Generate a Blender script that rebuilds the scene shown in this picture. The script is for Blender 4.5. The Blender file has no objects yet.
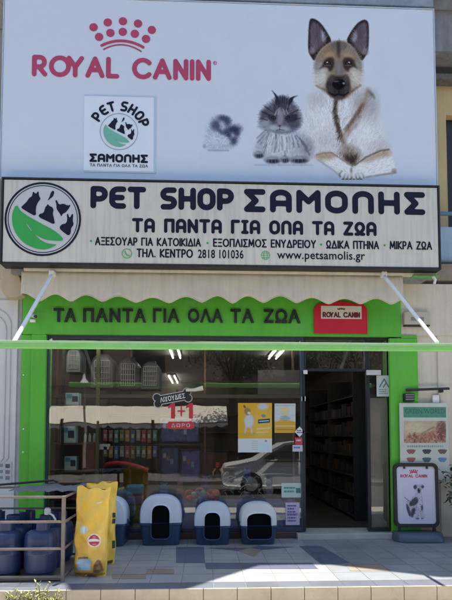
import bpy, math, random
import numpy as np
from mathutils import Vector, Matrix
R = math.radians
random.seed(7)
rng = np.random.default_rng(7)
S = bpy.context.scene
COL = S.collection

# ------------------------------------------------------------------ camera
F, PX, PY = 532.0, 226.0, 407.0
YAW, PITCH = R(2.36), R(3.1)
CAM = Vector((-0.288, -7.0, 1.33))
fwd = Vector((math.sin(YAW) * math.cos(PITCH), math.cos(YAW) * math.cos(PITCH), math.sin(PITCH)))
rgt = Vector((math.cos(YAW), -math.sin(YAW), 0))
upv = rgt.cross(fwd)
cam = bpy.data.cameras.new('camera')
cam.sensor_width = 36
cam.lens = 36 * F / 600
cam.shift_y = (PY - 300) / 600
cam.clip_start = 0.05
cam.clip_end = 400
camo = bpy.data.objects.new('camera', cam)
COL.objects.link(camo)
M = Matrix((rgt, upv, -fwd)).transposed().to_4x4()
M.translation = CAM
camo.matrix_world = M
S.camera = camo

# ------------------------------------------------------------------ sky, sun, exposure
SUN = Vector((0.06, 0.15, 1.0)).normalized()
w = bpy.data.worlds.new('World')
S.world = w
w.use_nodes = True
nt = w.node_tree
sky = nt.nodes.new('ShaderNodeTexSky')
sky.sky_type = 'NISHITA'
sky.sun_disc = False
sky.sun_elevation = math.asin(SUN.z)
sky.sun_rotation = math.atan2(SUN.x, SUN.y)
nt.links.new(sky.outputs[0], nt.nodes['Background'].inputs[0])
nt.nodes['Background'].inputs[1].default_value = 0.12
sl = bpy.data.lights.new('sun', 'SUN')
sl.energy = 4.5
sl.angle = R(0.5)
sl.color = (1.0, 0.95, 0.87)
so = bpy.data.objects.new('sun', sl)
COL.objects.link(so)
so.rotation_euler = SUN.to_track_quat('Z', 'Y').to_euler()
S.view_settings.view_transform = 'Standard'
S.view_settings.look = 'None'
S.view_settings.gamma = 1
S.view_settings.use_curve_mapping = False
S.view_settings.exposure = 1.5
S.cycles.max_bounces = 8
S.cycles.transparent_max_bounces = 12


def at(px, py, Y):
    """The point on the plane y = Y that a line of sight meets."""
    d = fwd * F + rgt * (px - PX) + upv * (PY - py)
    return CAM + d * ((Y - CAM.y) / d.y)


# ------------------------------------------------------------------ materials
def lin(r, g=None, b=None):
    if g is None:
        r, g, b = r
    f = lambda c: (c / 255 / 12.92) if c <= 10 else ((c / 255 + .055) / 1.055) ** 2.4
    return (f(r), f(g), f(b))


MATS = {}


def mat(name, col, rough=0.6, var=0.12, scale=6.0, bump=0.0, bscale=60.0, metal=0.0, spec=0.5, stain=None, streak=0.0, attr=None):
    """Principled with noise-broken colour; stain = (colour, amount, scale); streak = amount of vertical rain streaking."""
    if name in MATS:
        return MATS[name]
    m = bpy.data.materials.new(name)
    m.use_nodes = True
    t = m.node_tree
    N = t.nodes.new
    L = t.links.new
    p = t.nodes['Principled BSDF']
    p.inputs['Roughness'].default_value = rough
    p.inputs['Metallic'].default_value = metal
    p.inputs['Specular IOR Level'].default_value = spec
    tc = N('ShaderNodeTexCoord')
    nz = N('ShaderNodeTexNoise')
    nz.inputs['Scale'].default_value = scale
    nz.inputs['Detail'].default_value = 8
    nz.inputs['Roughness'].default_value = 0.65
    L(tc.outputs['Object'], nz.inputs['Vector'])
    if attr:
        a = N('ShaderNodeVertexColor')
        a.layer_name = attr
        base = a.outputs['Color']
    else:
        rgb = N('ShaderNodeRGB')
        rgb.outputs[0].default_value = (*col, 1)
        base = rgb.outputs[0]
    mr = N('ShaderNodeMapRange')
    mr.inputs[1].default_value = 0.3
    mr.inputs[2].default_value = 0.7
    mr.inputs[3].default_value = 1 - var
    mr.inputs[4].default_value = 1 + var
    L(nz.outputs['Fac'], mr.inputs[0])
    mul = N('ShaderNodeVectorMath')
    mul.operation = 'SCALE'
    L(base, mul.inputs[0])
    L(mr.outputs[0], mul.inputs['Scale'])
    out = mul.outputs[0]
    if stain:
        scol, amt, ssc = stain
        n2 = N('ShaderNodeTexNoise')
        n2.inputs['Scale'].default_value = ssc
        n2.inputs['Detail'].default_value = 10
        n2.inputs['Roughness'].default_value = 0.75
        L(tc.outputs['Object'], n2.inputs['Vector'])
        r2 = N('ShaderNodeMapRange')
        r2.inputs[1].default_value = 0.52
        r2.inputs[2].default_value = 0.75
        r2.inputs[3].default_value = 0
        r2.inputs[4].default_value = amt
        L(n2.outputs['Fac'], r2.inputs[0])
        mx = N('ShaderNodeMix')
        mx.data_type = 'RGBA'
        L(r2.outputs[0], mx.inputs[0])
        L(out, mx.inputs[6])
        mx.inputs[7].default_value = (*scol, 1)
        out = mx.outputs[2]
    if streak:
        mp = N('ShaderNodeMapping')
        mp.inputs['Scale'].default_value = (9, 9, 0.5)
        L(tc.outputs['Object'], mp.inputs[0])
        n3 = N('ShaderNodeTexNoise')
        n3.inputs['Scale'].default_value = 2.2
        n3.inputs['Detail'].default_value = 6
        L(mp.outputs[0], n3.inputs['Vector'])
        r3 = N('ShaderNodeMapRange')
        r3.inputs[1].default_value = 0.45
        r3.inputs[2].default_value = 0.8
        r3.inputs[3].default_value = 1
        r3.inputs[4].default_value = 1 - streak
        L(n3.outputs['Fac'], r3.inputs[0])
        m3 = N('ShaderNodeVectorMath')
        m3.operation = 'SCALE'
        L(out, m3.inputs[0])
        L(r3.outputs[0], m3.inputs['Scale'])
        out = m3.outputs[0]
    L(out, p.inputs['Base Color'])
    rr = N('ShaderNodeMapRange')
    rr.inputs[3].default_value = max(0.02, rough - 0.08)
    rr.inputs[4].default_value = min(1, rough + 0.08)
    L(nz.outputs['Fac'], rr.inputs[0])
    L(rr.outputs[0], p.inputs['Roughness'])
    if bump:
        nb = N('ShaderNodeTexNoise')
        nb.inputs['Scale'].default_value = bscale
        nb.inputs['Detail'].default_value = 6
        L(tc.outputs['Object'], nb.inputs['Vector'])
        b = N('ShaderNodeBump')
        b.inputs['Strength'].default_value = bump
        b.inputs['Distance'].default_value = 0.02
        L(nb.outputs['Fac'], b.inputs['Height'])
        L(b.outputs[0], p.inputs['Normal'])
    MATS[name] = m
    return m


def glass_mat(name, k=2.0, tint=(0.92, 0.95, 0.94)):
    m = bpy.data.materials.new(name)
    m.use_nodes = True
    t = m.node_tree
    t.nodes.remove(t.nodes['Principled BSDF'])
    N = t.nodes.new
    L = t.links.new
    tr = N('ShaderNodeBsdfTransparent')
    tr.inputs[0].default_value = (*tint, 1)
    gl = N('ShaderNodeBsdfGlossy')
    gl.inputs['Roughness'].default_value = 0.015
    tc = N('ShaderNodeTexCoord')
    nz = N('ShaderNodeTexNoise')
    nz.inputs['Scale'].default_value = 1.1
    L(tc.outputs['Object'], nz.inputs['Vector'])
    b = N('ShaderNodeBump')
    b.inputs['Strength'].default_value = 0.06
    b.inputs['Distance'].default_value = 0.04
    L(nz.outputs['Fac'], b.inputs['Height'])
    L(b.outputs[0], gl.inputs['Normal'])
    fr = N('ShaderNodeFresnel')
    fr.inputs[0].default_value = 1.5
    mu = N('ShaderNodeMath')
    mu.operation = 'MULTIPLY'
    mu.use_clamp = True
    mu.inputs[1].default_value = k
    L(fr.outputs[0], mu.inputs[0])
    mx = N('ShaderNodeMixShader')
    L(mu.outputs[0], mx.inputs[0])
    L(tr.outputs[0], mx.inputs[1])
    L(gl.outputs[0], mx.inputs[2])
    L(mx.outputs[0], t.nodes['Material Output'].inputs[0])
    return m


def emit_mat(name, col, s):
    m = bpy.data.materials.new(name)
    m.use_nodes = True
    p = m.node_tree.nodes['Principled BSDF']
    p.inputs['Base Color'].default_value = (0.8, 0.8, 0.8, 1)
    p.inputs['Emission Color'].default_value = (*col, 1)
    p.inputs['Emission Strength'].default_value = s
    return m


# ------------------------------------------------------------------ mesh helpers
class MB:
    def __init__(s):
        s.v, s.f, s.m = [], [], []

    def add(s, vs, fs, mi=0):
        o = len(s.v)
        s.v += [tuple(v) for v in vs]
        s.f += [tuple(i + o for i in f) for f in fs]
        s.m += [mi] * len(fs)
        return s

    def box(s, x0, x1, y0, y1, z0, z1, mi=0):
        v = [(x, y, z) for z in (z0, z1) for y in (y0, y1) for x in (x0, x1)]
        return s.add(v, [(0, 2, 3, 1), (4, 5, 7, 6), (0, 1, 5, 4), (2, 6, 7, 3), (0, 4, 6, 2), (1, 3, 7, 5)], mi)

    def tube(s, pts, r, n=10, cap=True, mi=0):
        pts = [Vector(p) for p in pts]
        rs = r if isinstance(r, (list, tuple)) else [r] * len(pts)
        vs, fs = [], []
        prev = None
        for i, p in enumerate(pts):
            t = (pts[min(i + 1, len(pts) - 1)] - pts[max(i - 1, 0)]).normalized()
            a = prev if prev is not None else (Vector((0, 0, 1)) if abs(t.z) < .9 else Vector((1, 0, 0)))
            u = (a - t * a.dot(t)).normalized()
            prev = u
            q = t.cross(u)
            for k in range(n):
                c = 2 * math.pi * k / n
                vs.append(p + (u * math.cos(c) + q * math.sin(c)) * rs[i])
        for i in range(len(pts) - 1):
            for k in range(n):
                a, b = i * n + k, i * n + (k + 1) % n
                fs.append((a, b, b + n, a + n))
        if cap:
            fs.append(tuple(reversed(range(n))))
            fs.append(tuple(range((len(pts) - 1) * n, len(pts) * n)))
        return s.add(vs, fs, mi)

    def lathe(s, prof, c=(0, 0, 0), n=32, mi=0):
        vs, fs = [], []
        for r, z in prof:
            for k in range(n):
                a = 2 * math.pi * k / n
                vs.append((c[0] + r * math.cos(a), c[1] + r * math.sin(a), c[2] + z))
        for i in range(len(prof) - 1):
            for k in range(n):
                a, b = i * n + k, i * n + (k + 1) % n
                fs.append((a, b, b + n, a + n))
        fs.append(tuple(reversed(range(n))))
        fs.append(tuple(range((len(prof) - 1) * n, len(prof) * n)))
        return s.add(vs, fs, mi)

    def prism(s, pts, y0, y1, mi=0):
        """outline of (x, z) points pushed from y0 to y1"""
        n = len(pts)
        vs = [(x, y0, z) for x, z in pts] + [(x, y1, z) for x, z in pts]
        fs = [tuple(range(n)), tuple(reversed(range(n, 2 * n)))]
        fs += [(i, i + n, (i + 1) % n + n, (i + 1) % n) for i in range(n)]
        return s.add(vs, fs, mi)

    def slab(s, pts, z0, z1, mi=0):
        """outline of (x, y) points pushed from z0 to z1"""
        n = len(pts)
        vs = [(x, y, z0) for x, y in pts] + [(x, y, z1) for x, y in pts]
        fs = [tuple(reversed(range(n))), tuple(range(n, 2 * n))]
        fs += [(i, (i + 1) % n, (i + 1) % n + n, i + n) for i in range(n)]
        return s.add(vs, fs, mi)

    def loft(s, rings, cap0=True, cap1=True, mi=0, wrap=True):
        n = len(rings[0])
        vs = [p for r in rings for p in r]
        fs = []
        for i in range(len(rings) - 1):
            for k in range(n if wrap else n - 1):
                a, b = i * n + k, i * n + (k + 1) % n
                fs.append((a, b, b + n, a + n))
        if cap0:
            fs.append(tuple(reversed(range(n))))
        if cap1:
            fs.append(tuple(range((len(rings) - 1) * n, len(rings) * n)))
        return s.add(vs, fs, mi)


def build(name, mb, m, parent=None, smooth=False, bevel=0.0, fix=True):
    ms = m if isinstance(m, (list, tuple)) else [m]
    me = bpy.data.meshes.new(name)
    me.from_pydata(mb.v, [], mb.f)
    for x in ms:
        me.materials.append(x)
    if len(ms) > 1:
        me.polygons.foreach_set('material_index', mb.m)
    if fix and len(mb.f) < 30000:
        import bmesh
        b = bmesh.new()
        b.from_mesh(me)
        bmesh.ops.recalc_face_normals(b, faces=b.faces)
        b.to_mesh(me)
        b.free()
    if smooth:
        me.polygons.foreach_set('use_smooth', [True] * len(me.polygons))
        me.set_sharp_from_angle(angle=R(smooth if smooth is not True else 40))
    o = bpy.data.objects.new(name, me)
    COL.objects.link(o)
    if parent is not None:
        o.parent = parent
        off = Vector((0, 0, 0))
        q = parent
        while q is not None:
            off += q.location
            q = q.parent
        o.location = -off
    if bevel:
        b = o.modifiers.new('bevel', 'BEVEL')
        b.width = bevel
        b.segments = 2
        b.limit_method = 'ANGLE'
    return o


def tag(o, label, cat=None, group=None, kind=None):
    o['label'] = label
    if cat:
        o['category'] = cat
    if group:
        o['group'] = group
    if kind:
        o['kind'] = kind
    return o


def thing(name, loc, label, cat, group=None):
    o = bpy.data.objects.new(name, None)
    o.empty_display_size = 0.1
    COL.objects.link(o)
    o.location = loc
    return tag(o, label, cat, group)


def struct(name, mb, m, **k):
    o = build(name, mb, m, **k)
    o['kind'] = 'structure'
    return o


def copy_tree(o, parent=None):
    c = o.copy()
    COL.objects.link(c)
    if parent is not None:
        c.parent = parent
    for ch in list(o.children):
        copy_tree(ch, c)
    return c


# ------------------------------------------------------------------ flat shapes and lettering
def arc(cx, cz, rx, rz, a0, a1, n=12):
    return [(cx + rx * math.cos(R(a0 + (a1 - a0) * i / n)), cz + rz * math.sin(R(a0 + (a1 - a0) * i / n))) for i in range(n + 1)]


ARCH = [(0, 0)] + [(0, .68)] + arc(.31, .69, .31, .31, 180, 0) + [(.62, 0)]
LOOP = arc(.33, .66, .33, .34, 180, 0) + arc(.33, .34, .33, .34, 0, -180) + [(0, .66)]
GL = {
    'P': (.6, [[(0, 0), (0, 1), (.3, 1)] + arc(.3, .7, .3, .3, 90, -90) + [(0, .4)]]),
    'R': (.62, [[(0, 0), (0, 1), (.3, 1)] + arc(.3, .72, .28, .28, 90, -90) + [(0, .44)], [(.25, .44), (.62, 0)]]),
    'E': (.58, [[(.58, 1), (.3, 1)] + arc(.3, .7, .3, .3, 90, 180) + arc(.3, .3, .3, .3, 180, 270) + [(.58, 0)], [(0, .5), (.5, .5)]]),
    'T': (.66, [[(0, 1), (.66, 1)], [(.33, 1), (.33, 0)]]),
    'S': (.58, [[(.56, 1), (.26, 1)] + arc(.26, .75, .26, .25, 90, 270) + arc(.32, .25, .26, .25, 90, -90) + [(.02, 0)]]),
    'H': (.62, [[(0, 0), (0, 1)], [(.62, 0), (.62, 1)], [(0, .5), (.62, .5)]]),
    'O': (.66, [LOOP]),
    'W': (.66, [arc(.5, .5, .5, .5, 0, 360, 32)]),
    's': (.6, [[(.6, 1), (0, 1), (.34, .5), (0, 0), (.6, 0)]]),
    'a': (.62, [ARCH, [(0, .36), (.62, .36)]]),
    'l': (.62, [ARCH]),
    'M': (.72, [[(0, 0), (0, 1), (.36, .5), (.72, 1), (.72, 0)]]),
    'p': (.62, [[(0, 0), (0, 1), (.62, 1), (.62, 0)]]),
    'N': (.62, [[(0, 0), (0, 1), (.62, 0), (.62, 1)]]),
    'g': (.5, [[(0, 0), (0, 1), (.5, 1)]]),
    'I': (.36, [[(.18, 0), (.18, 1)], [(0, 1), (.36, 1)], [(0, 0), (.36, 0)]]),
    'i': (0, [[(0, 0), (0, 1)]]),
    'Z': (.6, [[(0, 1), (.6, 1), (0, 0), (.6, 0)]]),
    'w': (.66, [[(0, 0), (.2, 0), (.2, .2)] + arc(.33, .62, .33, .38, 240, -60) + [(.46, 0), (.66, 0)]]),
    'A': (.84, [[(0, 0), (.42, 1), (.84, 0)], [(.17, .34), (.67, .34)]]),
    'Y': (.74, [[(0, 1), (.37, .48), (.74, 1)], [(.37, .48), (.37, 0)]]),
    'L': (.5, [[(0, 1), (0, 0), (.5, 0)]]),
    'C': (.86, [arc(.5, .5, .5, .5, 42, 318, 26)]),
    'Q': (1.0, [arc(.5, .5, .5, .5, 0, 360, 32)]),
    '1': (.3, [[(0, .72), (.3, 1), (.3, 0)]]),
    '+': (.6, [[(0, .5), (.6, .5)], [(.3, .2), (.3, .8)]]),
    ' ': (.3, []),
}
# plain greek capitals for the small lines
for k_, v_ in {
    'Α': (.72, [[(0, 0), (.36, 1), (.72, 0)], [(.13, .34), (.59, .34)]]), 'Β': (.5, [[(0, 0), (0, 1), (.2, 1)] + arc(.22, .76, .24, .24, 90, -90) + [(0, .52)], [(.22, .52)] + arc(.24, .26, .26, .26, 90, -90) + [(0, 0)]]),
    'Γ': (.5, GL['g'][1]), 'Δ': (.76, [[(0, 0), (.38, 1), (.76, 0), (0, 0)]]), 'Ε': (.48, [[(.48, 1), (0, 1), (0, 0), (.48, 0)], [(0, .52), (.42, .52)]]), 'Ζ': GL['Z'],
    'Η': GL['H'], 'Ι': (0, [[(0, 0), (0, 1)]]), 'Κ': (.56, [[(0, 0), (0, 1)], [(.54, 1), (.03, .48), (.56, 0)]]), 'Λ': (.7, [[(0, 0), (.35, 1), (.7, 0)]]), 'Μ': (.8, [[(0, 0), (.08, 1), (.4, .2), (.72, 1), (.8, 0)]]),
    'Ν': GL['N'], 'Ξ': (.52, [[(0, 1), (.52, 1)], [(.06, .52), (.46, .52)], [(0, 0), (.52, 0)]]), 'Ο': (.84, [arc(.42, .5, .42, .5, 0, 360, 28)]), 'Π': GL['p'], 'Ρ': (.5, [[(0, 0), (0, 1), (.24, 1)] + arc(.24, .72, .26, .28, 90, -90) + [(0, .44)]]),
    'Σ': GL['s'], 'Τ': (.62, [[(0, 1), (.62, 1)], [(.31, 1), (.31, 0)]]), 'Υ': (.64, [[(0, 1), (.32, .46), (.64, 1)], [(.32, .46), (.32, 0)]]), 'Χ': (.62, [[(0, 0), (.62, 1)], [(0, 1), (.62, 0)]]), 'Ω': GL['w'], '.': (0, [[(0, .02), (.001, .02)]]),
}.items():
    GL[k_] = v_


def strokes(text, gap=.34):
    out, x = [], 0
    for ch in text:
        wd, ls = GL[ch]
        out += [[(x + a, b) for a, b in l] for l in ls]
        x += wd + gap
    return out, x - gap


def seg_sd(X, Z, pts, r):
    d = np.full(X.shape, 1e9)
    if len(pts) == 1:
        return np.hypot(X - pts[0][0], Z - pts[0][1]) - r
    for (ax, az), (bx, bz) in zip(pts[:-1], pts[1:]):
        vx, vz = bx - ax, bz - az
        L2 = vx * vx + vz * vz
        if L2 < 1e-12:
            continue
        t = np.clip(((X - ax) * vx + (Z - az) * vz) / L2, 0, 1)
        d = np.minimum(d, np.hypot(X - ax - t * vx, Z - az - t * vz))
    return d - r


def poly_sd(X, Z, pts):
    d = seg_sd(X, Z, list(pts) + [pts[0]], 0)
    ins = np.zeros(X.shape, bool)
    n = len(pts)
    for i in range(n):
        (ax, az), (bx, bz) = pts[i], pts[(i + 1) % n]
        c = (az > Z) != (bz > Z)
        with np.errstate(divide='ignore', invalid='ignore'):
            xi = (bx - ax) * (Z - az) / (bz - az) + ax
        ins ^= c & (X < xi)
    return np.where(ins, -d, d)


def smooth_poly(pts, it=2):
    for _ in range(it):
        q = []
        n = len(pts)
        for i in range(n):
            (ax, az), (bx, bz) = pts[i], pts[(i + 1) % n]
            q += [(ax * .75 + bx * .25, az * .75 + bz * .25), (ax * .25 + bx * .75, az * .25 + bz * .75)]
        pts = q
    return pts


def contour(sd, x0, x1, z0, z1, h, Y, mb=None, mi=0):
    """flat faces at y = Y wherever the signed distance sd(X, Z) is negative"""
    mb = mb or MB()
    nx, nz = max(2, int((x1 - x0) / h) + 1), max(2, int((z1 - z0) / h) + 1)
    xs, zs = x0 + np.arange(nx + 1) * h, z0 + np.arange(nz + 1) * h
    X, Z = np.meshgrid(xs, zs)
    D = sd(X, Z)
    D = np.where(np.abs(D) < 1e-7, -1e-7, D)
    idx, vs, fs = {}, [], []

    def vert(k, x, z):
        if k not in idx:
            idx[k] = len(vs)
            vs.append((x, Y, z))
        return idx[k]
    I = D < 0
    cnt = I[:-1, :-1].astype(int) + I[1:, :-1] + I[:-1, 1:] + I[1:, 1:]
    for j in range(nz):
        row = cnt[j]
        if not row.any():
            continue
        i = 0
        while i < nx:
            c = row[i]
            if c == 0:
                i += 1
                continue
            if c == 4:
                e = i
                while e < nx and row[e] == 4:
                    e += 1
                fs.append((vert((i, j), xs[i], zs[j]), vert((e, j), xs[e], zs[j]), vert((e, j + 1), xs[e], zs[j + 1]), vert((i, j + 1), xs[i], zs[j + 1])))
                i = e
                continue
            cs = [(i, j), (i + 1, j), (i + 1, j + 1), (i, j + 1)]
            poly = []
            for a in range(4):
                p, q = cs[a], cs[(a + 1) % 4]
                dp, dq = D[p[1], p[0]], D[q[1], q[0]]
                if dp < 0:
                    poly.append(vert(p, xs[p[0]], zs[p[1]]))
                if (dp < 0) != (dq < 0):
                    t = dp / (dp - dq)
                    k = (min(p, q), max(p, q))
                    poly.append(vert(k, xs[p[0]] + t * (xs[q[0]] - xs[p[0]]), zs[p[1]] + t * (zs[q[1]] - zs[p[1]])))
            if len(poly) > 2:
                fs.append(tuple(poly))
            i += 1
    mb.add(vs, fs, mi)
    return mb


def stroke_mesh(lines, r, h, Y, mb=None, mi=0):
    ax = [p[0] for l in lines for p in l]
    az = [p[1] for l in lines for p in l]
    groups = {}
    # work letter by letter, in clusters of strokes that touch, to keep the grids small
    boxes = [[min(p[0] for p in l) - r * 1.2, max(p[0] for p in l) + r * 1.2, [l]] for l in lines]
    boxes.sort(key=lambda b: b[0])
    cl = []
    for b in boxes:
        if cl and b[0] <= cl[-1][1]:
            cl[-1][1] = max(cl[-1][1], b[1])
            cl[-1][2] += b[2]
        else:
            cl.append(b)
    mb = mb or MB()
    for b in cl:
        ls = b[2]
        z0 = min(p[1] for l in ls for p in l) - r * 1.3
        z1 = max(p[1] for l in ls for p in l) + r * 1.3

        def sd(X, Z):
            d = np.full(X.shape, 1e9)
            for l in ls:
                d = np.minimum(d, seg_sd(X, Z, l, r))
            return d
        contour(sd, b[0] - h, b[1] + h, z0 - h, z1 + h, h, Y, mb, mi)
    return mb


def fit_strokes(text, x0, x1, z0, z1, rfrac, Y, h=None, gap=.34, mb=None):
    """stroke lettering whose inked box is x0..x1, z0..z1; rfrac = stroke radius as a share of the height"""
    ls, wd = strokes(text, gap)
    r = (z1 - z0) * rfrac
    sx, sz = (x1 - x0 - 2 * r) / wd, (z1 - z0 - 2 * r)
    ls = [[(x0 + r + a * sx, z0 + r + b * sz) for a, b in l] for l in ls]
    return stroke_mesh(ls, r, h or r / 3.2, Y, mb)


_TXT = None


def text2d(body, bold=0.0, spacing=1.0):
    global _TXT
    if _TXT is None:
        c = bpy.data.curves.new('type', 'FONT')
        _TXT = bpy.data.objects.new('type', c)
        COL.objects.link(_TXT)
    c = _TXT.data
    c.body = body
    c.offset = bold
    c.space_character = spacing
    c.resolution_u = 3
    dg = bpy.context.evaluated_depsgraph_get()
    dg.update()
    me = bpy.data.meshes.new_from_object(_TXT.evaluated_get(dg), depsgraph=dg)
    v = np.array([(p.co.x, p.co.y) for p in me.vertices])
    f = [tuple(p.vertices) for p in me.polygons]
    bpy.data.meshes.remove(me)
    return v, f


def fit_text(body, x0, x1, z0, z1, Y, bold=0.0, spacing=1.0, depth=0.0, mb=None):
    v, f = text2d(body, bold, spacing)
    lo, hi = v.min(0), v.max(0)
    s = ((x1 - x0) / (hi[0] - lo[0]), (z1 - z0) / (hi[1] - lo[1]))
    mb = mb or MB()
    P = [(x0 + (a - lo[0]) * s[0], Y, z0 + (b - lo[1]) * s[1]) for a, b in v]
    if not depth:
        return mb.add(P, f)
    n = len(P)
    Q = [(a, Y + depth, c) for a, _, c in P]
    from collections import Counter
    E = Counter()
    for q in f:
        for i in range(len(q)):
            E[(q[i], q[(i + 1) % len(q)])] += 1
    side = [(a, b, b + n, a + n) for (a, b) in E if (b, a) not in E]
    return mb.add(P + Q, list(f) + side)


def pxbox(l, r, t, b, Y):
    """x0, x1, z0, z1 on the plane y = Y of a box in the photograph"""
    xm, ym = (l + r) / 2, (t + b) / 2
    return at(l, ym, Y).x, at(r, ym, Y).x, at(xm, b, Y).z, at(xm, t, Y).z


def sheet(l, r, t, b, Y, th=0.002, mb=None, mi=0):
    x0, x1, z0, z1 = pxbox(l, r, t, b, Y)
    return (mb or MB()).box(x0, x1, Y, Y + th, z0, z1, mi)


def px_poly(pts, Y, sm=2):
    q = [at(a, b, Y) for a, b in pts]
    q = [(p.x, p.z) for p in q]
    return smooth_poly(q, sm) if sm else q


def poly_mesh(polys, Y, h, mb=None, mi=0):
    """union of outlines (x, z) as flat faces"""
    xs = [p[0] for q in polys for p in q]
    zs = [p[1] for q in polys for p in q]

    def sd(X, Z):
        d = np.full(X.shape, 1e9)
        for q in polys:
            d = np.minimum(d, poly_sd(X, Z, q))
        return d
    return contour(sd, min(xs) - h, max(xs) + h, min(zs) - h, max(zs) + h, h, Y, mb, mi)
# ================================================================== materials in use
m_green = mat('green_paint', (0.10, 0.44, 0.036), .45, .13, 1.6, .05, 40, stain=((.17, .36, .12), .4, 2.4), streak=.10)
m_green2 = mat('green_paint_faded', (0.11, 0.40, 0.075), .5, .10, 3, .05, 40, stain=((.3, .45, .25), .3, 9))
m_wall = mat('stucco', (0.64, 0.575, 0.475), .9, .06, 2.0, .35, 90, stain=((.42, .38, .32), .35, 1.8), streak=.12)
m_wall_l = mat('stucco_pale', (0.64, 0.60, 0.55), .85, .05, 2.0, .25, 90, stain=((.38, .35, .31), .3, 2.2), streak=.15)
m_yellow = mat('yellow_wall', (0.62, 0.47, 0.24), .9, .07, 2, .3, 70, streak=.15)
m_conc = mat('raw_concrete', (0.27, 0.275, 0.28), .9, .22, 4, .5, 45, stain=((.13, .13, .13), .6, 3.5), streak=.3)
m_concd = mat('pebble_concrete', (0.17, 0.165, 0.16), .95, .35, 14, .9, 60, stain=((.07, .07, .07), .6, 8))
m_frame = mat('blue_grey_aluminium', (0.045, 0.062, 0.10), .4, .12, 5, metal=.3)
m_dark = mat('dark_opening', (0.012, 0.012, 0.013), .5, .2)
m_glass = glass_mat('window_glass', 3.6)
m_steel = mat('galvanised', (0.42, 0.41, 0.40), .45, .15, 8, metal=.6)
m_white = mat('white_paint', (0.78, 0.77, 0.74), .5, .05, 5)
m_navy = mat('navy_vinyl', (0.009, 0.0105, 0.024), .5, .12, 10, spec=.2)
m_black = mat('black_paint', (0.014, 0.014, 0.016), .45, .15, 8)

# ================================================================== setting
g = MB()
g.box(-150, 150, -150, 150, -.62, -.36)
struct('ground', g, mat('earth', (.16, .14, .11), .95, .2, .5, .4, 20))
g = MB()
g.box(-60, 60, -10.6, -4.3, -.36, -.30)
struct('road', g, mat('asphalt', (.072, .070, .066), .9, .2, 3, .6, 140, stain=((.11, .105, .10), .5, 1.2)))
g = MB()
g.box(-60, 60, -4.3, -2.296, -.36, -.185)
struct('pavement', g, mat('pavement_concrete', (.52, .48, .41), .9, .15, 2, .4, 60, stain=((.25, .23, .2), .5, 3)), bevel=.01)
g = MB()
g.box(-60, 60, -14.0, -10.6, -.36, -.17)
struct('far_pavement', g, mat('far_paving', (.13, .12, .11), .9, .2, 2, .4, 60), bevel=.01)

# raised tiled porch before the shop: every tile a face with its own colour, narrow grout between
EDGE = -2.28


def floor_pt(px, py, z=0.0):
    d = fwd * F + rgt * (px - PX) + upv * (PY - py)
    p = CAM + d * ((z - CAM.z) / d.z)
    return (p.x, p.y)


def inside(p, poly):
    x, y = p
    r = False
    for i in range(len(poly)):
        (ax, ay), (bx, by) = poly[i], poly[(i + 1) % len(poly)]
        if (ay > y) != (by > y) and x < (bx - ax) * (y - ay) / (by - ay) + ax:
            r = not r
    return r


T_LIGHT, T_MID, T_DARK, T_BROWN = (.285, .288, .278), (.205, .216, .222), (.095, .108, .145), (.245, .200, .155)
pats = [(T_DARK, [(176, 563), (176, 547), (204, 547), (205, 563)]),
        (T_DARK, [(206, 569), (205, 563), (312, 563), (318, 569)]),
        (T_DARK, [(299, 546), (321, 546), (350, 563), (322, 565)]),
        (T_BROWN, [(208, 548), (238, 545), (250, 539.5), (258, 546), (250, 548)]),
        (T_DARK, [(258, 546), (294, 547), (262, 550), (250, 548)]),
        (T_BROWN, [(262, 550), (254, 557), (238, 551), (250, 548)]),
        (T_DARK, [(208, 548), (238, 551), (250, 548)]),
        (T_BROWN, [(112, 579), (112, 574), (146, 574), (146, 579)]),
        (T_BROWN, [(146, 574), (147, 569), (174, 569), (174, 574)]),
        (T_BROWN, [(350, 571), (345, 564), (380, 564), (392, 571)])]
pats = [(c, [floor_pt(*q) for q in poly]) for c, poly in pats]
rows = [EDGE + .012, EDGE + .20]
while rows[-1] < 0.0:
    rows.append(rows[-1] + .29)
V, FC, CO = [], [], []
G_ = .0025


def clip_rect(poly, x0, x1, y0, y1):
    for ax, lim, sg_ in ((0, x0, 1), (0, x1, -1), (1, y0, 1), (1, y1, -1)):
        out = []
        for i in range(len(poly)):
            p, q = poly[i], poly[(i + 1) % len(poly)]
            dp, dq = (p[ax] - lim) * sg_, (q[ax] - lim) * sg_
            if dp >= 0:
                out.append(p)
            if (dp >= 0) != (dq >= 0):
                t = dp / (dp - dq)
                out.append((p[0] + t * (q[0] - p[0]), p[1] + t * (q[1] - p[1])))
        poly = out
        if len(poly) < 3:
            return []
    return poly


for j in range(len(rows) - 1):
    y0, y1 = rows[j] + G_, min(rows[j + 1], .06) - G_
    x = -6.0
    while x < 6.0:
        x0, x1 = x + G_, x + .29 - G_
        tone = 1 + .12 * (random.random() - .5)
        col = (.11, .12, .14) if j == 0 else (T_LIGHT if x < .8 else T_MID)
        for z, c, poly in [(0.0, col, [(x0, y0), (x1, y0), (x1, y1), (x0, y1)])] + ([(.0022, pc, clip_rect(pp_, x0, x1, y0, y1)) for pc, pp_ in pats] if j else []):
            if len(poly) < 3:
                continue
            if sum(poly[i][0] * poly[(i + 1) % len(poly)][1] - poly[(i + 1) % len(poly)][0] * poly[i][1] for i in range(len(poly))) < 0:
                poly = poly[::-1]
            o_ = len(V)
            V += [(k[0], k[1], z) for k in poly]
            FC.append(tuple(range(o_, o_ + len(poly))))
            CO += [tuple(ch * tone for ch in c)] * len(poly)
        x += .29
m_tile = mat('glazed_floor_tile', (0, 0, 0), .42, .12, 2.2, .05, 30, stain=((.15, .14, .125), .35, 2.6), attr='tile')
tb = MB()
tb.box(-6, 6, EDGE + .012, .06, -.36, -.003)
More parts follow.
